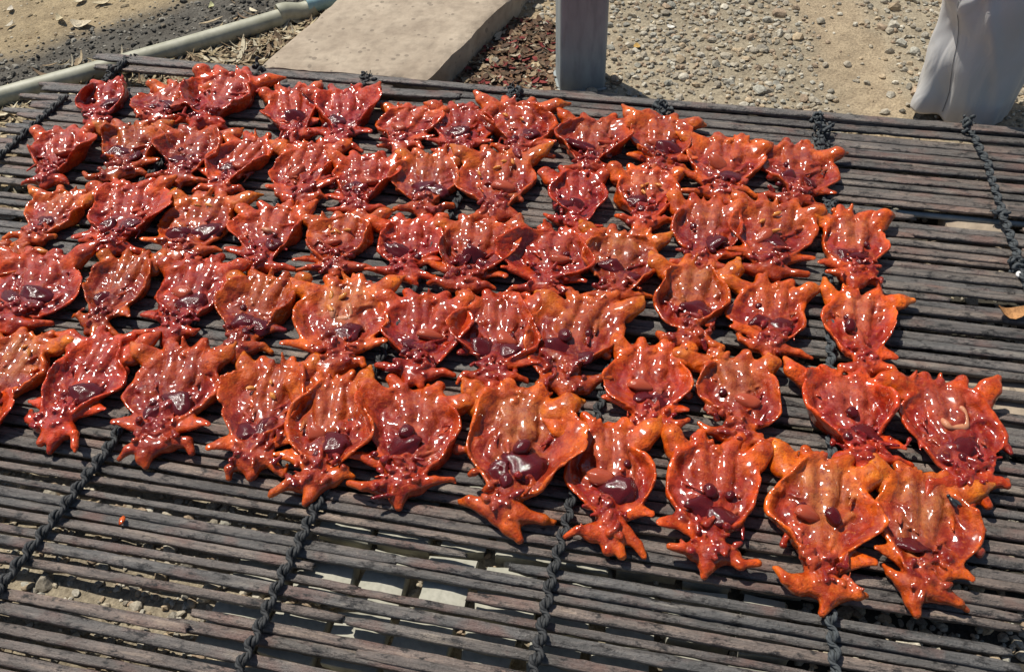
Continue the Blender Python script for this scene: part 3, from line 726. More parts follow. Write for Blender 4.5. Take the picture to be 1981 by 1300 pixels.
# ------------------------------------------------------------------ the grill: bamboo slats and ropes
grill = empty('bamboo_grill', (0.0, 0.6, GZ - 0.008)); GO = np.array([0.0, 0.6, GZ - 0.008])
tag(grill, 'large charred bamboo slat grill tied with black rope, covered in glazed frogs', 'grill')
X_LEFT = U(80, 170, GZ)[0]; X_RIGHT = U(1965, 1225, GZ)[0]; X_FARR = 0.78
rs = np.random.default_rng(23)
SLATS = []                                           # (y, half width) of full slats, for the ropes
def slat(x0, y0, x1, y1, w, th, seed, dz=0.0, rough=1.0):
    """split bamboo strip: rounded top, crusty lower edge, nodes, slight bow"""
    L = math.hypot(x1 - x0, y1 - y0); n = max(14, int(L / 0.0075))
    s = np.linspace(-L / 2, L / 2, n)
    prof = np.array([(-.5, -.3), (-.5, .22), (-.43, .42), (-.2, .5), (0, .52), (.2, .5), (.43, .42), (.5, .22), (.5, -.3), (.36, -.5), (-.36, -.5)])
    m = len(prof); rg = np.random.default_rng(seed)
    q = np.stack([s * 3.0, np.full(n, seed * 1.37), np.zeros(n)], -1)
    yb = 0.0022 * vnoise(q, 7, 2); zb = 0.0022 * vnoise(q + 5.5, 8, 2)
    wv = w * (1 + 0.13 * vnoise(q * 2.0 + 9.1, 9, 2)); tv = th * (1 + 0.12 * vnoise(q * 2 + 3.3, 12, 2))
    nodes = np.arange(-L / 2 + rg.uniform(0, 0.25), L / 2, rg.uniform(0.2, 0.3))
    nb = sum(np.exp(-((s - c) / 0.005) ** 2) for c in nodes) if len(nodes) else np.zeros(n)
    end = np.minimum(s + L / 2, L / 2 - s); tap = 0.72 + 0.28 * sstep(0, 0.012 + rg.uniform(0, .02), end)
    Y = prof[None, :, 0] * (wv * tap * (1 + 0.10 * nb))[:, None] + yb[:, None]
    Z = prof[None, :, 1] * (tv * tap * (1 + 0.16 * nb))[:, None] + zb[:, None]
    X = np.repeat(s[:, None], m, 1)
    P = np.stack([X, Y, Z], -1)
    cr = vnoise(np.stack([X * 85, Y * 120 + seed * 3.1, Z * 120], -1), 14, 2); low = np.clip(0.7 - prof[:, 1], 0, 1.1)[None]
    nr = np.stack([np.zeros_like(X), np.repeat(prof[None, :, 0], n, 0), np.repeat(prof[None, :, 1], n, 0)], -1)
    P = P + nr * (cr * 0.0022 * low * rough)[..., None]
    P[0, :, 0] += rg.normal(0, .0015, m); P[-1, :, 0] += rg.normal(0, .0015, m)
    V = P.reshape(-1, 3)
    i = np.arange(n - 1)[:, None] * m; j = np.arange(m)[None]; j2 = (j + 1) % m
    F = np.stack([i + j, i + m + j, i + m + j2, i + j2], -1).reshape(-1, 4)[:, ::-1]
    c0 = len(V); V = np.vstack([V, P[0].mean(0), P[-1].mean(0)]); jj = np.arange(m); jj2 = (jj + 1) % m
    F = np.vstack([tri(F), np.stack([np.full(m, c0), jj2, jj], -1), np.stack([np.full(m, c0 + 1), (n - 1) * m + jj, (n - 1) * m + jj2], -1)])
    me = np_mesh('bamboo_slat', V, F)
    ch = np.zeros((len(V), 3)); ch[:n * m] = (np.clip(0.85 - 1.3 * (prof[:, 1] + .5), 0, 0.8)[None] * np.clip(0.6 + cr, 0, 1.2)).reshape(-1, 1)  # charred crust plus painted shade, darker down the sides and underneath
    set_col(me, ch, 'char_shade')
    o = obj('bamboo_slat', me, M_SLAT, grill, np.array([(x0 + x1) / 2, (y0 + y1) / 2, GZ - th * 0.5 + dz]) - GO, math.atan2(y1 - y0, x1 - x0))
    return o
def at_px(px, py): return U(px, py, GZ)
sid = [100]
def slat_px(y200, xa=None, xb=None, w=None, dz=None, slope=None, th=None):
    """slat whose centre line passes pixel (200, y200); xa, xb are its ends in pixels along that line (None = the grill's own ends)"""
    sid[0] += 1
    p0 = at_px(200, y200); ang = rs.normal(0, 0.004) if slope is None else slope
    yl = lambda X: p0[1] + (X - p0[0]) * math.tan(ang)
    def xpx(px):                                    # X where the line crosses pixel column px
        lo, hi = -2.5, 2.5
        for _ in range(50):
            mid = (lo + hi) / 2; c = (np.array([mid, yl(mid), GZ - CAM_H])) @ ROT
            if 990.5 + FPX * c[0] / -c[2] < px: lo = mid
            else: hi = mid
        return lo
    Xa = X_LEFT + rs.normal(0, .012) if xa is None else xpx(xa)
    Xb = None
    if xb is None:
        yy = p0[1]; Xb = (X_RIGHT if yy < 0.33 else X_FARR) + rs.normal(0, .018)
    else: Xb = xpx(xb)
    w = rs.uniform(0.0098, 0.0138) if w is None else w
    slat(Xa, yl(Xa), Xb, yl(Xb), w, rs.uniform(0.0042, 0.0060) if th is None else th, sid[0], rs.normal(0, .0011) if dz is None else dz)
    return p0[1], w

# near the front edge, as the photograph shows them one by one
near_list = [(906, None, None, .0125), (929, None, None, .0115), (955, None, 900, .0105), (962, 985, None, .0120), (979, None, 770, .0118), (983, 765, None, .0118), (1001, None, None, .0115),
             (1023, None, 600, .0118), (1030, 905, None, .0128), (1052, None, 690, .0118), (1052, 640, None, .0112), (1080, None, None, .0125), (1111, None, 662, .0125), (1108, 668, None, .0135), (1143, 372, None, .0130),
             (1168, 690, 1600, .0112), (1183, None, 362, .0128), (1176, 320, None, .0130), (1214, None, 1215, .0126), (1209, 1240, 1690, .0122), (1248, None, None, .0130), (1280, None, 900, .0128), (1277, 860, None, .012), (1311, None, None, .0130),
             (1345, None, None, .0125), (1380, None, None, .0135), (1418, None, None, .0125), (1458, None, None, .013)]
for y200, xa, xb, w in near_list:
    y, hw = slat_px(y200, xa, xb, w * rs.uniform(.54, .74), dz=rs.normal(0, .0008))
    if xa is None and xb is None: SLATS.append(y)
# from there to the back edge at an even pitch
y_near = at_px(200, 906)[1]; y_far = at_px(200, 122)[1]
y = y_near + 0.0135
PX = lambda px, py: at_px(px, py)
HOLES = [(PX(1815, 768)[1], 0.010, PX(1630, 750)[0], 2.0), (PX(1835, 424)[1], 0.0075, PX(1748, 415)[0], PX(2000, 440)[0]), (PX(1850, 466)[1], 0.0065, PX(1762, 455)[0], PX(1960, 478)[0]),
         (PX(60, 366)[1], 0.013, -2.0, PX(120, 370)[0]), (PX(800, 222)[1], 0.016, PX(712, 214)[0], PX(890, 230)[0]), (PX(545, 585)[1], 0.006, PX(470, 570)[0], PX(700, 600)[0]), (PX(1700, 560)[1], 0.005, PX(1850, 570)[0], 0.70)]
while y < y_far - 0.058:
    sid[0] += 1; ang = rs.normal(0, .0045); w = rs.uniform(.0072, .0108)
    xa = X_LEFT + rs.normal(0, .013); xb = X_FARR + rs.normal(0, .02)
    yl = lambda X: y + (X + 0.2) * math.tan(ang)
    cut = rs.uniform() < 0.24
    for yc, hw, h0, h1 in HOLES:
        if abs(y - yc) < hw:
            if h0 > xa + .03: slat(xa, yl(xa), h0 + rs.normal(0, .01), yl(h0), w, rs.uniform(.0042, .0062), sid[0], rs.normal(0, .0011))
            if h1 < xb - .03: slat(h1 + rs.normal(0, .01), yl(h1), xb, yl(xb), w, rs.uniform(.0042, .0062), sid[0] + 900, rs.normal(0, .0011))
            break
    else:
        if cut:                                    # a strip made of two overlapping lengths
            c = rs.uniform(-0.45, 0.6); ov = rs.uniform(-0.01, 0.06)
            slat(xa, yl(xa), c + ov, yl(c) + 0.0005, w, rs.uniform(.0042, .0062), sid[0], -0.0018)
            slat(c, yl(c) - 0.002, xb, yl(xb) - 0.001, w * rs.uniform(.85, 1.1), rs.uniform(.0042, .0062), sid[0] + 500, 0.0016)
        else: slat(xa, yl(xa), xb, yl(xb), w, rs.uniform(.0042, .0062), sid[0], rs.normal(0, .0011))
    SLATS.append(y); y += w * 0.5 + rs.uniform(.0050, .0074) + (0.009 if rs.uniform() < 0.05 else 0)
# the bundled, uneven back edge
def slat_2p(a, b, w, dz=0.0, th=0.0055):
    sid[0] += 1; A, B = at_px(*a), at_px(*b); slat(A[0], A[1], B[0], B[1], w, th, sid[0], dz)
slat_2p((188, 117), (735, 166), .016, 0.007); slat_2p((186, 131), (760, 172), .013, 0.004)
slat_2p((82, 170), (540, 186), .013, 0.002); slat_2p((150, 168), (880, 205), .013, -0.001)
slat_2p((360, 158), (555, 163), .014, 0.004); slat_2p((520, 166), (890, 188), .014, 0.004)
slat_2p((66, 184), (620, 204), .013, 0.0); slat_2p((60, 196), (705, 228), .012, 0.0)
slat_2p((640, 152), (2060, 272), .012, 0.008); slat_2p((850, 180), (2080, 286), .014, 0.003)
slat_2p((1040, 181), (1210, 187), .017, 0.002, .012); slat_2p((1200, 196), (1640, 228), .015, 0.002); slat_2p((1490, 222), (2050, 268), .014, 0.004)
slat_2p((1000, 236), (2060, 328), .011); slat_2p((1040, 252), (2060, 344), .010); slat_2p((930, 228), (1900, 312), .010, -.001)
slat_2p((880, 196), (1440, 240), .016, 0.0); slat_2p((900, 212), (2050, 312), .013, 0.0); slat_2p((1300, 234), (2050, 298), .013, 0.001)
y_back = at_px(200, 122)[1]

def rope(path_px, m, label=None, zoff=0.0, k_=0.95):
    """two twisted strands that wrap the slats one after another"""
    pts = [at_px(*p) for p in path_px]
    P = [];
    for a, b in zip(pts[:-1], pts[1:]):
        n = max(3, int(np.linalg.norm(b - a) / 0.0011)); t = np.linspace(0, 1, n, endpoint=False)[:, None]; P.append(a * (1 - t) + b * t)
    P = np.vstack(P + [pts[-1][None]])
    s = np.concatenate([[0], np.cumsum(np.linalg.norm(np.diff(P, axis=0), axis=1))])
    wig = vnoise(np.stack([s * 22, s * 0 + path_px[0][0], s * 0], -1), 19, 2)
    P[:, 0] += 0.0028 * wig
    pitch = 0.0148
    ph = 2 * math.pi * s / pitch + 1.3 * vnoise(np.stack([s * 30, s * 0 + 3, s * 0], -1), 4, 1)
    hump = 0.5 + 0.5 * np.cos(ph)
    P[:, 2] = GZ + 0.0030 + zoff + 0.0022 * hump
    T = np.gradient(P, axis=0); T /= np.linalg.norm(T, axis=1)[:, None]
    side_ = np.cross(T, [0, 0, 1.0]); side_ /= np.linalg.norm(side_, axis=1)[:, None]
    up = np.cross(side_, T)
    parts = []
    for q in range(2):
        a = ph * 0.5 + math.pi * q
        c = P + 0.0022 * (np.cos(a)[:, None] * side_ + np.sin(a)[:, None] * up) + 0.0010 * np.sin(ph * 1.0)[:, None] * side_
        rad = 0.00235 * k_ * (1 + 0.22 * hump + 0.25 * wig)
        n3 = 3                                       # three yarns in each strand
        Tq = np.gradient(c, axis=0); Tq /= np.linalg.norm(Tq, axis=1)[:, None]
        A = np.cross(Tq, [0, 0, 1.0]); A /= np.linalg.norm(A, axis=1)[:, None] + 1e-9; B = np.cross(A, Tq)
        for e in range(n3):
            b_ = 2 * math.pi * s / 0.0125 * 1.0 + 2 * math.pi * e / n3
            cc = c + (rad * 0.52)[:, None] * (np.cos(b_)[:, None] * A + np.sin(b_)[:, None] * B)
            parts.append(tube(cc, rad * 0.56, 6))
    v, f = join(parts)
    o = obj('rope', np_mesh('rope', v - GO, tri(f)), m, grill)
    if label: o['label'] = label
    return o
def knot(px, py, rad, m, turns=20, seed=1):
    rg = np.random.default_rng(seed); c = at_px(px, py); parts = []; rad *= 0.68
    for k in range(turns):
        a = c + rg.normal(0, rad * 0.45, 3) + np.array([0, 0, rad * 0.6]); d = rg.normal(0, 1, 3); d /= np.linalg.norm(d)
        e = np.cross(d, rg.normal(0, 1, 3)); e /= np.linalg.norm(e)
        t = np.linspace(0, rg.uniform(1.6, 4.2), 12); rr = rad * rg.uniform(0.25, 0.6)
        parts.append(tube(a + rr * (np.cos(t)[:, None] * d + np.sin(t)[:, None] * e), rg.uniform(.0012, .0024), 6))
    for k in range(4):
        a = c + np.array([0, 0, rad * 0.7]); d = rg.normal(0, 1, 3); d[2] = abs(d[2]) * 0.4; d /= np.linalg.norm(d)
        t = np.linspace(0, 1, 6)[:, None]; parts.append(tube(a + d * t * rad * rg.uniform(.9, 1.7) + rg.normal(0, .0012, (6, 3)), .0006, 4))
    v, f = join(parts); return obj('knot', np_mesh('knot', v - GO, tri(f)), m, grill)
rope([(205, 168), (250, 122)], M_ROPE, None, 0.003); rope([(-330, 640), (-160, 462), (0, 310), (130, 192)], M_ROPE)
rope([(-300, 1000), (-120, 790), (40, 620), (150, 490), (300, 335), (500, 146)], M_ROPE)
rope([(-140, 1330), (10, 1130), (100, 1020), (225, 850), (480, 480), (708, 160)], M_ROPE)
rope([(400, 1440), (470, 1290), (540, 1140), (610, 990), (800, 560), (995, 186)], M_ROPE)
rope([(990, 1440), (1030, 1300), (1065, 1140), (1105, 980), (1180, 720), (1278, 212)], M_ROPE)
rope([(1618, 1440), (1612, 1300), (1605, 1190), (1606, 800), (1600, 430), (1583, 245)], M_ROPEG, None, 0.0, .85)
rope([(2085, 900), (2010, 640), (1975, 540), (1945, 450), (1925, 385), (1905, 320), (1870, 252)], M_ROPEG, None, 0.0, .78)
for a in ((258, 120, .010, M_ROPE), (222, 146, .013, M_ROPE), (505, 142, .012, M_ROPE), (712, 158, .011, M_ROPE), (996, 188, .015, M_ROPEG), (988, 204, .012, M_ROPE), (1280, 214, .012, M_ROPEG), (1580, 236, .013, M_ROPEG), (1588, 262, .015, M_ROPEG), (1590, 282, .011, M_ROPEG), (1868, 250, .013, M_ROPEG), (1605, 405, .009, M_ROPEG), (1932, 420, .010, M_ROPEG), (1965, 520, .012, M_ROPEG)):
    knot(*a, seed=int(a[0]))

# two bars between the tiles and the slats, out of sight below the frogs
for yb in (at_px(700, 300)[1], at_px(900, 760)[1]):
    v, f = tube(np.array([[X_LEFT + 0.12, yb, GZ - 0.0095], [X_FARR - 0.12, yb, GZ - 0.0095]]) - GO, 0.0032, 10); obj('support_bar', np_mesh('support_bar', v, tri(f)), M_STEEL, grill)

# ------------------------------------------------------------------ frogs
C_SKIN = np.array([0.66, 0.100, 0.007]); C_ORANGE = np.array([0.70, 0.130, 0.007]); C_IN = np.array([0.36, 0.032, 0.009]); C_MUS = np.array([0.48, 0.082, 0.018])
C_CRIM = np.array([0.23, 0.009, 0.010]); C_LIV = np.array([0.085, 0.005, 0.006]); C_YEL = np.array([0.74, 0.195, 0.010]); C_RIM = np.array([0.70, 0.105, 0.006]); C_GRIS = np.array([0.42, 0.062, 0.028]); C_TAN = np.array([0.48, 0.135, 0.045])

def smin(a, b, k):
    h = np.clip(0.5 + 0.5 * (b - a) / k, 0, 1); return b * (1 - h) + a * h - k * h * (1 - h)

def frog_mesh(seed, h, hue=0.3, nliv=1, pale=0.0, legs=1.0, arms=1.0, flap=None, spread=0.5):
    g = np.random.default_rng(seed)
    lo = np.array([-1.75, -2.35, -0.12]); hi = np.array([1.75, 1.95, 0.95])
    ax = [np.arange(lo[i], hi[i], h, dtype=np.float32) for i in range(3)]
    prims = []
    def cap(a, b, ra, rb, col, k=0.10, flat=1.0, group=0): prims.append((np.array(a, float), np.array(b, float), ra, rb, flat, np.array(col, float), k))
    crim = lambda c, t: c * (1 - t) + C_CRIM * t
    ph = g.uniform(0, 6.28, 6); am = g.uniform(0.01, 0.045, 6)
    hr = 0.27 + g.uniform(-.12, .12); curl = g.uniform(-0.1, 0.45); hph = g.uniform(0, 6.28, 4)
    lean = g.normal(0, 0.10); wrk = g.uniform(9, 15); tap = g.uniform(0.22, 0.42)
    def sheet(x, y, z):
        y2 = y * 0.84 + 0.02; wx = 1 - tap * sstep(-0.1, -1.1, y) - 0.10 * sstep(0.3, 1.1, y) + 0.06 * np.sin(2.2 * y + ph[0])
        xx = (x - lean * y) / wx
        th = np.arctan2(xx, y2); rr = np.sqrt(xx * xx + y2 * y2)
        R = 1 + sum(am[k] * np.cos((k + 2) * th + ph[k]) for k in range(5))
        u = rr / R
        side_ = np.abs(np.sin(th))
        H = hr * (0.30 + 0.80 * side_ ** 0.8) * (1 + 0.30 * np.cos(2 * th + hph[0]) * side_ + 0.28 * np.cos(3 * th + hph[1]) + 0.10 * np.cos(7 * th + hph[2]) + 0.25 * vnoise(np.stack([xx * 1.9, y2 * 1.9, 0 * xx + seed], -1), 33, 2)) + 0.03
        u = u * (1 + (curl + 0.35 * np.cos(th + hph[3]) + 0.25 * np.cos(3 * th + hph[2])) * np.clip(z - 0.12, 0, 0.6))
        tt = np.clip((u - 0.64) / 0.40, 0, 1); w = tt * tt * (3 - 2 * tt)
        zs = 0.10 + H * w ** 1.2 + 0.040 * side_ * np.sin(wrk * u + 2.5 * np.sin(2 * th + hph[3])) * sstep(0.35, 0.6, u) * sstep(1.05, .9, u) + 0.010 * np.sin(19 * th + 4 * u + ph[1]) * sstep(.55, .95, u)
        slope = H * 1.2 * 6 * tt * (1 - tt) / 0.40 + 0.15 * w
        t = 0.108 - 0.060 * sstep(0.60, 0.92, u)
        d = np.abs(z - zs) / np.sqrt(1 + slope * slope) - t
        cut = (u - 1.0) * 0.85
        kk = 0.07; hh = np.clip(0.5 - 0.5 * (cut - d) / kk, 0, 1)
        return cut * (1 - hh) + d * hh + kk * hh * (1 - hh), u, zs
    # spine, back muscles, hips
    m1 = C_MUS * (1 - pale) + C_TAN * pale
    cap((lean * .9, 0.95, .20), (lean * -.2, -0.2, .17), .13, .10, crim(m1, .25 * hue), .07)
    cap((lean * -.2, -0.2, .17), (0, -1.05, .20), .10, .15, crim(m1, .6), .08)
    for s in (-1, 1):
        jx = g.normal(0, .03)
        cap((s * .24 + lean * .9 + jx, 0.98, .20), (s * .20 + jx, 0.30, .19), .17, .18, m1, .06); cap((s * .20 + jx, 0.30, .19), (s * .13, -0.35, .15), .18, .08, crim(m1, .3), .06)
        cap((s * .52 + lean, .86, .19), (s * .44, .20, .14), .13, .06, crim(m1, .15), .06)
        cap((s * .30 + lean, 1.04, .24), (s * (.34 + g.uniform(-.1, .2)) + lean, 1.16 + g.uniform(0, .12), .30), .17, .12, C_SKIN, .10)
    for k in range(g.integers(1, 4)):                # ragged torn tips along the tail end
        x = g.uniform(-.65, .65) + lean; y = 1.02 - .2 * abs(x); d = g.normal(0, .14)
        cap((x, y, .24), (x + d, y + g.uniform(.14, .34), g.uniform(.22, .55)), .11, .03, C_ORANGE if g.uniform() < .5 else C_RIM, .08, 1.0)
    for k in range(7):
        x, y = g.uniform(-.5, .5), g.uniform(.85, 1.15); cap((x + lean, y, .33), (x + lean + .02, y + .05, .36), g.uniform(.05, .09), .04, C_GRIS if k % 2 else C_ORANGE, .05)
    # thigh stumps
    for s in (-1, 1):
        if g.uniform() > legs: continue
        a = np.array([s * .70 + lean, .78 + g.normal(0, .05), .20]); ang = math.radians(g.uniform(15, 65)); L = g.uniform(.50, .80)
        mid = a + np.array([s * math.cos(ang) * L * .5, math.sin(ang) * L * .5, .10 + g.uniform(0, .1)]); ang2 = ang + g.normal(.15, .3)
        e = mid + np.array([s * math.cos(ang2) * L * .5, math.sin(ang2) * L * .5, g.uniform(-.15, .10)])
        cap(a, mid, .27, .20, C_ORANGE, .12, .75); cap(mid, e, .20, g.uniform(.04, .09), C_YEL if g.uniform() < .75 else C_ORANGE, .08, .75)
        cap(a + np.array([-s * .1, .1, .05]), mid + np.array([-s * .06, .05, .08]), .12, .06, C_SKIN, .07)
    # lower skin flaps
    for s in (-1, 1):
        if g.uniform() < .5: continue
        q = g.uniform(.1, 1.0)
        a = np.array([s * .50, -.75, .20]); e = a + np.array([s * (.28 + .28 * q), -.22 - .15 * g.uniform(-1, 1), .10 + .22 * q * g.uniform(.2, 1)])
        cap(a, e, .16, .075, C_RIM, .12, .35); cap(np.array([s * .25, -1.0, .2]), (a + e) / 2 + np.array([0, -.06, .02]), .15, .07, C_RIM, .12, .7)
    # neck, shoulders, arms, head stump
    cap((0, -.92, .17), (g.normal(0, .05), -1.42, .20), .25, .20, crim(C_SKIN, .6), .14, .8)
    hx = g.normal(0, .10)
    cap((hx * .5, -1.40, .20), (hx, -1.58 - g.uniform(0, .12), .19), .22, .15, crim(C_SKIN, .3), .12, .9)
    for s in (-1, 1):
        sh = np.array([s * g.uniform(.24, .36), -1.36 + g.normal(0, .07), .20]); cap((s * .1, -1.36, .2), sh, .19, .19, crim(C_SKIN, .35), .12, .9)
        if g.uniform() > arms: continue
        a1 = math.radians(g.uniform(-48, 30)); L1 = g.uniform(.24, .40)
        el = sh + np.array([s * math.cos(a1) * L1, math.sin(a1) * L1, .03 + g.uniform(-.04, .14)]); a2 = a1 + g.normal(0, .75); L2 = g.uniform(.14, .32)
        wr = el + np.array([s * math.cos(a2) * L2, math.sin(a2) * L2, -.05 + g.uniform(-.06, .06)])
        cap(sh, el, .165, .100, crim(C_SKIN, .3), .08); cap(el, wr, .100, g.uniform(.055, .085), C_SKIN if g.uniform() < .5 else C_ORANGE, .045)
        if g.uniform() < .5: cap(wr, wr + np.array([s * .05, g.normal(0, .10), -.02]), .06, .035, C_ORANGE, .03)
    if g.uniform() < .45:
        x = hx + g.normal(0, .12); cap((hx, -1.62, .2), (x, -1.80 - g.uniform(0, .16), .15), .14, .085, C_SKIN, .08)
    if g.uniform() < .4:
        x = hx + g.choice([-1, 1]) * .25; cap((x * .6, -1.5, .24), (x, -1.80, .22), .13, .09, C_ORANGE, .08)
    # torn red tissue round the neck
    for k in range(26):
        x, y = g.normal(0, .24), g.normal(-1.15, .22); rr = g.uniform(.035, .085)
        cap((x, y, .30 + g.uniform(0, .14)), (x + g.normal(0, .09), y + g.normal(0, .09), .32 + g.uniform(0, .16)), rr, rr * .6, (C_CRIM, C_GRIS, crim(C_SKIN, .5), C_CRIM)[k % 4], .03)
    for k in range(16):                              # lumps in the cavity
        x, y = g.normal(0, .38), g.normal(-.1, .4); rr = g.uniform(.05, .12)
        cap((x, y, .17), (x + g.normal(0, .1), y + g.normal(0, .12), .20), rr, rr * .7, (C_GRIS, crim(C_IN, .5), m1)[k % 3], .06)
    for k in range(int(nliv) * 2):
        x, y = g.normal(0, .24), g.normal(-.55, .13); e = (x + g.normal(0, .2), y + g.normal(0, .1), .22 + g.uniform(0, .1))
        cap((x, y, .20), e, g.uniform(.10, .17), g.uniform(.06, .12), C_LIV if k % 3 else C_CRIM, .045, .8)
    for k in range(11):                              # sinews and loose strips
        x = g.choice([-1, 1]) * g.uniform(.2, .7); y = g.uniform(-.7, .6); cap((x, y, .20), (x * g.uniform(.2, 1.1), y - g.uniform(.15, .5), .22 + g.uniform(0, .16)), g.uniform(.03, .06), .025, (C_GRIS, C_CRIM, C_TAN, C_RIM)[k % 4], .035)

    xx, yy, zz = np.meshgrid(*ax, indexing='ij', sparse=False)
    D, u, zs = sheet(xx, yy, zz)
    D = D.astype(np.float32)
    def dcap(p, x, y, z):
        a, b, ra, rb, fl, col, k = p
        ba = b - a; ba2 = ba.copy(); ba2[2] /= fl
        px, py, pz = x - a[0], y - a[1], (z - a[2]) / fl
        t = np.clip((px * ba2[0] + py * ba2[1] + pz * ba2[2]) / max(1e-9, ba2.dot(ba2)), 0, 1)
        return (np.sqrt((px - t * ba2[0]) ** 2 + (py - t * ba2[1]) ** 2 + (pz - t * ba2[2]) ** 2) - (ra + (rb - ra) * t)) * (1 if fl == 1 else (fl + 1) / 2)
    for p in prims:
        a, b, ra, rb, fl, col, k = p; rm = max(ra, rb) + k + 0.05
        i0 = np.clip(((np.minimum(a, b) - rm - lo) / h).astype(int), 0, None); i1 = ((np.maximum(a, b) + rm - lo) / h).astype(int) + 2
        sl = tuple(slice(i0[i], min(i1[i], len(ax[i]))) for i in range(3))
        d = dcap(p, xx[sl], yy[sl], zz[sl]); D[sl] = smin(D[sl], d, k)
    pp = np.stack([xx, yy, zz * 1.4], -1)
    D = D + 0.024 * vnoise(pp * 4.0, seed, 1) + 0.009 * vnoise(pp * 11, seed + 3, 1)
    D = np.maximum(D, -(zz + 0.02)); D = np.clip(D, -0.2, 0.2)
    D[0] = D[-1] = 0.2; D[:, 0] = D[:, -1] = 0.2; D[:, :, 0] = D[:, :, -1] = 0.2
    grid = vdb.FloatGrid(background=0.2); grid.copyFromArray(np.ascontiguousarray(D))
    pts, quads = grid.convertToQuads(isovalue=0.0)
    pts = pts * h + lo
    # keep only the largest piece's bounding part is unnecessary: bits touch the body
    lab = np.arange(len(pts)); E = np.vstack([quads[:, [0, 1]], quads[:, [1, 2]], quads[:, [2, 3]], quads[:, [3, 0]]])
    while True:
        m2 = lab.copy(); np.minimum.at(m2, E[:, 0], lab[E[:, 1]]); np.minimum.at(m2, E[:, 1], lab[E[:, 0]]); m2 = m2[m2]; m2 = m2[m2]
        if (m2 == lab).all(): break
        lab = m2
    big = np.bincount(lab).argmax(); keep = lab == big; idx = np.cumsum(keep) - 1
    quads = idx[quads[keep[quads[:, 0]]]]; pts = pts[keep]
    x, y, z = pts.T
    ds, us, zss = sheet(x, y, z)
    up = z > zss
    inner = np.where((us < 0.93)[:, None] & up[:, None], C_IN, C_SKIN)
    rimw = sstep(.66, .95, us)[:, None] * up[:, None]
    inner = inner * (1 - rimw) + C_RIM * rimw
    low = (sstep(.25, -.7, y) * (us < .93) * up)[:, None] * .75; inner = inner * (1 - low) + C_CRIM * low
    streak = vnoise(np.stack([x * 3, y * 3, z * 3], -1), seed + 9, 2)[:, None]
    W = np.exp(-np.clip(ds, -.03, 1) / .035)[:, None]; C = inner * W
    for p in prims:
        w = np.exp(-np.clip(dcap(p, x, y, z), -.03, 1) / .035)[:, None]; C = C + p[5] * w; W = W + w
    C = C / (W + 1e-9)
    fib = vnoise(np.stack([x * 13, y * 3, z * 8], -1), seed + 11, 2)[:, None]
    C = C * (1 + .28 * fib)
    C = C * (1 + 0.16 * (g.uniform(-1, 1))) * np.array([1.0, 0.95 + 0.28 * g.uniform(-1, 1), 1.0])
    t = np.clip((hue - .30) * .62 + .50 * streak, 0, .85); C = C * (1 - t) + C_CRIM * np.array([1.15, 1.2, 1.0]) * t
    return pts, quads[:, ::-1], C

def blob_mesh(name, seed, sx, sy, sz, amp=0.12, bend=0.0):
    v, f = ico(3); v = v * (1 + 1.7 * amp * vnoise(v * 1.3 + seed, seed, 2))[:, None]
    v = v * np.array([sx, sy, sz]); v[:, 1] += bend * v[:, 0] ** 2
    return np_mesh(name, v, f)
LIVERS = []
for k in range(4):
    me = blob_mesh('liver', 40 + k, .40, .29, .15, .32, (-.5, .4, .2, -.2)[k]); me.materials.append(M_LIVER); LIVERS.append(me)
HEARTS = []
for k in range(3):
    me = blob_mesh('heart', 60 + k, .12, .15, .11, .14); me.materials.append(M_LIVER); HEARTS.append(me)
STOM = []
for k in range(3):
    me = blob_mesh('stomach', 70 + k, .30, .20, .15, .16, (.6, -.4, .3)[k]); me.materials.append(M_STOMACH); STOM.append(me)
FATS = []
for k in range(3):
    me = blob_mesh('fat_body', 80 + k, .11, .05, .05, .2, .8); me.materials.append(M_FAT); FATS.append(me)
GUTS = []
for k in range(3):
    t = np.linspace(0, 1, 40); g = np.random.default_rng(90 + k); a0 = g.uniform(0, 6.28)
    path = np.c_[.24 * np.cos(a0 + 4.0 * t) * (1 - .3 * t), .22 * np.sin(a0 + 4.0 * t) + .1 * t, .03 * np.sin(9 * t)]
    v, f = tube(path + .03 * np.c_[np.sin(11 * t), np.cos(13 * t), np.sin(8 * t)], .070 * (0.5 + .55 * np.sin(math.pi * t) + .30 * np.sin(14 * t)), 10); me = np_mesh('gut', v, tri(f)); me.materials.append(M_GUT); GUTS.append(me)

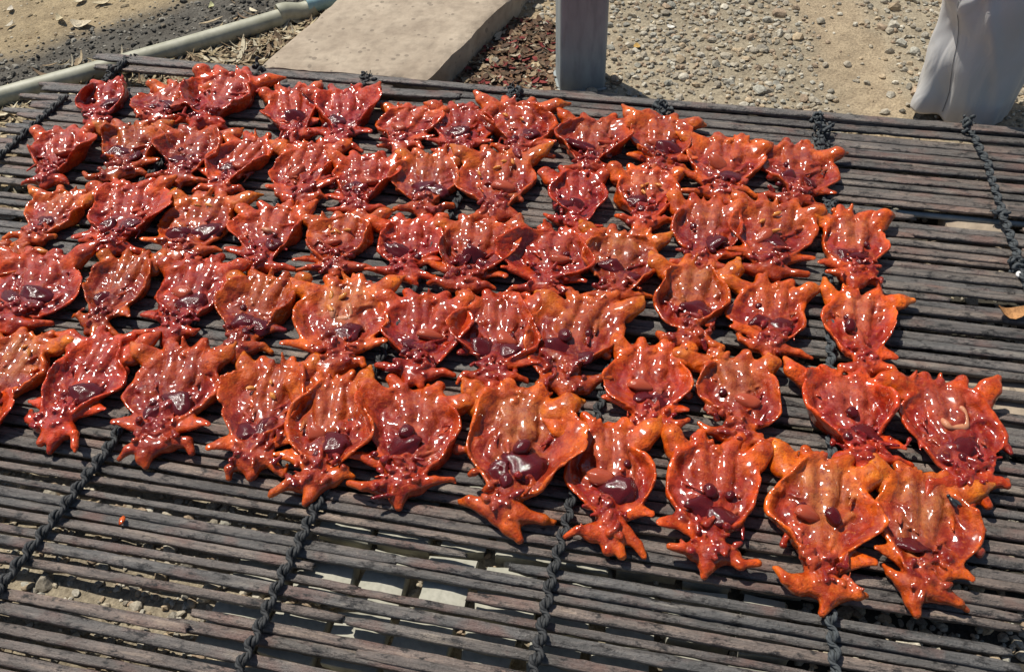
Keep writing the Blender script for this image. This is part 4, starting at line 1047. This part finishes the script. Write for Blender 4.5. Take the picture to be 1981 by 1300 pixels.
# tail end x,y / head end x,y / width in photo pixels, redness, features, label
# features: L n livers, S stomach, P pale innards, G loose gut, F yellow fat, n no legs
FROGS = [
 # back row
 (215,172, 190,256, 100, .9, 'Ln', 'dark crimson round frog without leg stumps, alone at the left end of the back row'),
 (345,176, 305,248, 108, .5, 'LL', 'frog second from left in the back row, half under the raised one'),
 (460,158, 395,262, 140, .2, 'P', 'large frog with one thigh pointing far right, third in the back row'),
 (568,186, 575,288, 100, .5, 'L', 'narrow frog with bent forelegs, fourth from left in the back row'),
 (675,190, 655,302, 112, .9, 'L', 'deep red frog with ragged tail end, fifth from left in the back row'),
 (798,222, 772,304, 112, .5, 'S', 'short frog with hunched forelegs, sixth from left in the back row'),
 (905,222, 885,318, 115, .6, 'L', 'frog with purple red middle left of the one below the back knot'),
 (1015,216, 1000,325, 128, .3, 'LF', 'tall orange frog lying right below the big grey knot'),
 (1148,246, 1138,350, 125, .5, 'LP', 'frog right of the tall one under the knot, below the steel post'),
 (1285,244, 1268,352, 122, .7, 'LS', 'reddish frog under the rope right of the steel post'),
 (1410,286, 1385,405, 135, .3, 'LS', 'orange frog with dark bean in its left side, second from right in the back row'),
 (1545,300, 1535,412, 130, .7, 'LL', 'shiny red frog at the right end of the back row'),
 # second row
 (135,268, 95,372, 105, .4, 'S', 'frog with big bean shaped organ, leftmost of the second row'),
 (278,257, 225,362, 125, .4, 'LL', 'frog with nearly black liver and long left foreleg, second in the second row'),
 (398,268, 345,368, 128, .4, 'L', 'frog third from left in the second row with deep oval cavity'),
 (492,282, 425,388, 105, .3, 'LS', 'frog with round bright shining cavity and long neck, fourth in the second row'),
 (597,296, 585,412, 115, .3, 'S', 'frog with a slim waist and short splayed forelegs, fifth in the second row'),
 (712,318, 690,425, 120, .4, 'LS', 'frog with one dark lobe on its right, sixth in the second row'),
 (838,312, 820,432, 122, .4, 'LL', 'oval frog with folded right rim, seventh in the second row'),
 (966,312, 960,450, 135, .3, 'SF', 'large frog with amber flecked cavity, eighth in the second row'),
 (1122,348, 1105,456, 112, .9, 'LL', 'dark red frog with crumpled body, second from right in the second row'),
 (1248,346, 1245,460, 128, .3, 'LPF', 'orange yellow frog at the right end of the second row'),
 # third row
 (145,384, 60,485, 112, .4, 'L', 'slanting frog with upright yellow thigh, leftmost of the third row'),
 (268,374, 215,508, 140, .4, 'LL', 'frog with wide pink glossy cavity and purple liver, second in the third row'),
 (410,396, 355,520, 145, .4, 'LLF', 'broad frog with pale specks inside, third in the third row'),
 (542,416, 500,540, 130, .4, 'LG', 'frog with clear bubble like gut inside, fourth in the third row'),
 (668,432, 655,545, 135, .3, 'SF', 'frog with curled right rim, fifth in the third row'),
 (800,438, 785,550, 132, .4, 'L', 'frog with wide spread thin forelegs, sixth in the third row'),
 (930,446, 895,580, 140, .5, 'LL', 'frog with striped side walls, seventh in the third row'),
 (1078,462, 1052,585, 150, .3, 'S', 'frog with wide smooth left wall, eighth in the third row'),
 (1210,466, 1188,602, 140, .3, 'LLP', 'frog with violet lobes low in a pale cavity, ninth in the third row'),
 (1368,408, 1352,545, 132, .4, 'LP', 'frog third from right in the third row, wide at the tail end'),
 (1495,412, 1482,552, 152, .3, 'LSF', 'broad frog with crumbly orange innards, second from right in the third row'),
 (1640,430, 1655,572, 130, .4, 'LLP', 'frog with two bulging violet liver lobes at the right end of the third row'),
 # fourth row
 (35,485, -50,575, 110, .2, 'F', 'orange frog cut by the left photo edge in the fourth row'),
 (115,510, 15,655, 165, .3, 'LL', 'long smooth salmon coloured frog, leftmost complete one of the fourth row'),
 (272,510, 180,655, 115, .3, 'L', 'thin frog with hanging orange side skin, second in the fourth row'),
 (405,520, 330,675, 140, .4, 'LS', 'frog with beaded lumpy neck, third in the fourth row'),
 (530,552, 455,710, 145, .4, 'LL', 'frog with nearly black lobes on its lower left, fourth in the fourth row'),
 (680,562, 645,740, 165, .2, 'LPGF', 'wide frog with pale cream innards at the tail end, fifth in the fourth row'),
 (835,592, 800,752, 160, .4, 'LS', 'frog with yellow left thigh and pink middle, sixth in the fourth row'),
 (978,592, 945,765, 150, .5, 'LLS', 'frog with one large maroon dome, seventh in the fourth row'),
 (1115,592, 1095,785, 165, .4, 'HLL', 'frog with a dark heart shaped bean and fleshy right foreleg, eighth in the fourth row'),
 (1342,526, 1330,690, 150, .3, 'LP', 'amber frog right of the rope, third from right in the fourth row'),
 (1490,562, 1488,702, 138, .4, 'LL', 'frog with curled orange side walls, second from right in the fourth row'),
 (1650,582, 1670,742, 128, .4, 'HP', 'slim frog with long pointed right thigh at the right end of the fourth row'),
 # fifth row
 (75,664, -35,822, 150, .3, 'PF', 'frog at the left photo edge with a cream strip inside, fifth row'),
 (225,668, 100,862, 150, .5, 'L', 'long slanting frog with a deep red tail end, second in the fifth row'),
 (370,690, 295,900, 165, .3, 'LL', 'big frog with broad crimson liver below the middle, third in the fifth row'),
 (535,722, 490,930, 145, .3, 'LLF', 'frog with smooth pink walls and black dots low inside, fourth in the fifth row'),
 (655,748, 610,970, 150, .4, 'LS', 'slender frog with a reddish orb low inside, fifth in the fifth row'),
 (830,772, 765,975, 190, .4, 'HL', 'wide frog with fan shaped lower flap, sixth in the fifth row'),
 (1020,780, 968,1035, 198, .3, 'HLLP', 'largest frog of all with two violet lobes left, in front of the middle'),
 (1185,838, 1172,1072, 165, .3, 'LS', 'frog between the largest frog and the front rope with both forelegs bent down'),
 (1262,682, 1250,852, 145, .4, 'LLS', 'frog with a row of round dark beads, just right of the middle rope'),
 (1425,706, 1422,878, 160, .3, 'PS', 'tall frog with concentric ridges on its left wall'),
 (1625,740, 1662,922, 170, .2, 'PLH', 'orange frog with pale breast muscles and curled left foreleg, left of the gut frog'),
 (1820,758, 1862,975, 180, .3, 'GPL', 'frog with curled cream gut inside, farthest right of all'),
 # front row
 (1380,870, 1368,1110, 180, .3, 'HLL', 'front frog with a black glossy orb in a pink cavity, leftmost of the front three'),
 (1578,902, 1582,1175, 188, .2, 'SHP', 'front frog with orange brown stomach bulge, middle of the front three'),
 (1782,935, 1778,1178, 175, .3, 'LP', 'front frog with a fly on its yellow thigh, rightmost of the front three'),
 (-20,770, -90,900, 120, .2, 'F', 'orange frog mostly outside the left photo edge in front'),
]
FROG_OBJ = []
for i, (tx, ty, hx, hy, wpx, hue, feat, lab) in enumerate(FROGS):
    g = np.random.default_rng(1000 + i)
    T, Hd = at_px(tx, ty), at_px(hx, hy); mid = (T + Hd) / 2; L = np.linalg.norm(T - Hd)
    c = (mid - np.array([0, 0, CAM_H])) @ ROT; half = wpx * -c[2] / FPX / 2
    sx = half * 1.13; sy = L / 2.80; sz = (sx + sy) / 2 * 0.95
    h = max(0.027, 0.00140 / ((sx + sy) / 2))
    v, f, col = frog_mesh(300 + i * 7, h, hue, feat.count('L'), .95 if 'P' in feat else g.uniform(0, .45), 0.0 if 'n' in feat else 1.0, 0.0 if 'n' in feat else 1.0)
    v = v * np.array([sx, sy, sz]); v[:, 1] += 0.30 * sy
    rot = math.atan2(T[1] - Hd[1], T[0] - Hd[0]) - math.pi / 2
    me = np_mesh('butterflied_frog', v, f); set_col(me, np.clip(col, 0, 1))
    o = obj('butterflied_frog', me, M_FLESH, None, (mid[0], mid[1], GZ + 0.0006), rot)
    tag(o, lab, 'frog', 'glazed butterflied frogs on the grill'); FROG_OBJ.append(o)
    def organ(lst, name, x, y, z, s=1.0, r_=None):
        q = bpy.data.objects.new(name, lst[g.integers(len(lst))]); COL.objects.link(q); q.parent = o
        q.location = (x * sx, (y + .30) * sy, z * sz); q.scale = (sx * s, sy * s, sz * s)
        q.rotation_euler = (g.normal(0, .25), g.normal(0, .25), g.uniform(-.8, .8) if r_ is None else r_); return q
    nl = feat.count('L'); s0 = g.choice([-1, 1])
    if nl >= 1: organ(LIVERS, 'liver', s0 * .18 + g.normal(0, .06), -.50 + g.normal(0, .08), .235, g.uniform(.75, 1.05))
    if nl >= 2: organ(LIVERS, 'liver', -s0 * .24 + g.normal(0, .06), -.62 + g.normal(0, .08), .25, g.uniform(.6, .9)); 
    if nl >= 1 and g.uniform() < .6: organ(HEARTS, 'heart', g.normal(0, .15), -.85, .36, g.uniform(.7, 1.0))
    if 'H' in feat: organ(HEARTS, 'heart', g.normal(0, .2), -.12, .36, g.uniform(1.0, 1.35))
    if 'S' in feat: organ(STOM, 'stomach', -s0 * .2, -.22 + g.normal(0, .08), .27, g.uniform(.8, 1.1))
    if 'F' in feat:
        for k in range(g.integers(2, 5)): organ(FATS, 'fat_body', g.normal(0, .28), .4 + g.normal(0, .3), .37, g.uniform(.7, 1.2), g.uniform(0, 6.28))
    if 'G' in feat: organ(GUTS, 'gut', .0, .12, .275, 1.05)
    if g.uniform() < .35 and 'G' not in feat: organ(HEARTS, 'heart', g.choice([-1, 1]) * .32, .05 + g.normal(0, .15), .28, .7)

# ------------------------------------------------------------------ small things
def crumb(px, py, s, m, name, lab, cat, seed, z=GZ + 0.003):
    v, f = ico(2); v = v * (1 + .3 * vnoise(v * 1.7 + seed, seed, 2))[:, None] * np.array([s, s * .55, s * .3])
    p = U(px, py, z); me = np_mesh(name, v, f); set_col(me, np.repeat([C_ORANGE], len(v), 0)); o = obj(name, me, m, None, p, r.uniform(0, 3)); return tag(o, lab, cat)
crumb(236, 1006, .0045, M_FLESH, 'meat_crumb', 'orange meat crumb alone on the front left slats', 'crumb', 5)
crumb(1972, 530, .006, M_WHITE, 'paper_scrap', 'white paper scrap at the grey rope by the right photo edge', 'paper scrap', 6)
v, f = leaf_mesh(r, .032, .0075, .4); me = np_mesh('dry_leaf', v, f); set_col(me, np.repeat([(0.40, 0.20, 0.08)], len(v), 0))
p = U(1958, 605, GZ + .004); o = obj('dry_leaf', me, M_LITTER, None, p, 0.1); tag(o, 'tan dry leaf lying on the slats at the right photo edge', 'dry leaf')
v, f = tube(np.array([at_px(10, 348) + [0, 0, -.25], at_px(9, 362) + [0.002, -.004, -.25], at_px(10, 384) + [0, -.01, -.25]]), .0016, 6)
me = np_mesh('red_twig', v, tri(f)); set_col(me, np.repeat([(0.5, .05, .03)], len(v), 0)); o = obj('red_twig', me, M_LITTER); tag(o, 'thin red twig on the straw under the grill at the left edge', 'twig')
# fly sitting on the yellow thigh of the front right frog
from mathutils.bvhtree import BVHTree
ff = FROG_OBJ[60]; MW = Matrix.Translation(ff.location) @ Matrix.Rotation(ff.rotation_euler.z, 4, 'Z')
bv_ = BVHTree.FromPolygons([MW @ w_.co for w_ in ff.data.vertices], [tuple(p_.vertices) for p_ in ff.data.polygons])
p = None
for px, py in ((1842, 970), (1835, 975), (1828, 980), (1845, 985), (1815, 990)):
    hit = bv_.ray_cast(Vector((0, 0, CAM_H)), Vector(ray(px, py)))
    if hit[0] is not None: p = hit[0] + Vector((0, 0, .0012)); break
if p is None: p = Vector(U(1842, 970, GZ + .01))
fly = empty('fly', p, 0.6); tag(fly, 'small black fly sitting on the yellow thigh of the front right frog', 'fly')
v, f = ico(2); body = np.vstack([v * [.0022, .0042, .0018], v * [.0016, .0015, .0015] + [0, .005, .0002]]); me = np_mesh('fly_body', body, np.vstack([f, f + len(v)])); obj('fly_body', me, M_FLY, fly)
for s in (-1, 1):
    wv = np.array([[0, .002, .0018], [s * .0035, -.003, .0022], [s * .0025, -.0068, .002], [s * .0004, -.005, .002]]); wv = np.vstack([wv, wv - [0, 0, .0002]])
    obj('wing', np_mesh('wing', wv, np.array([[0, 1, 2, 3], [7, 6, 5, 4]])), M_FLY, fly)
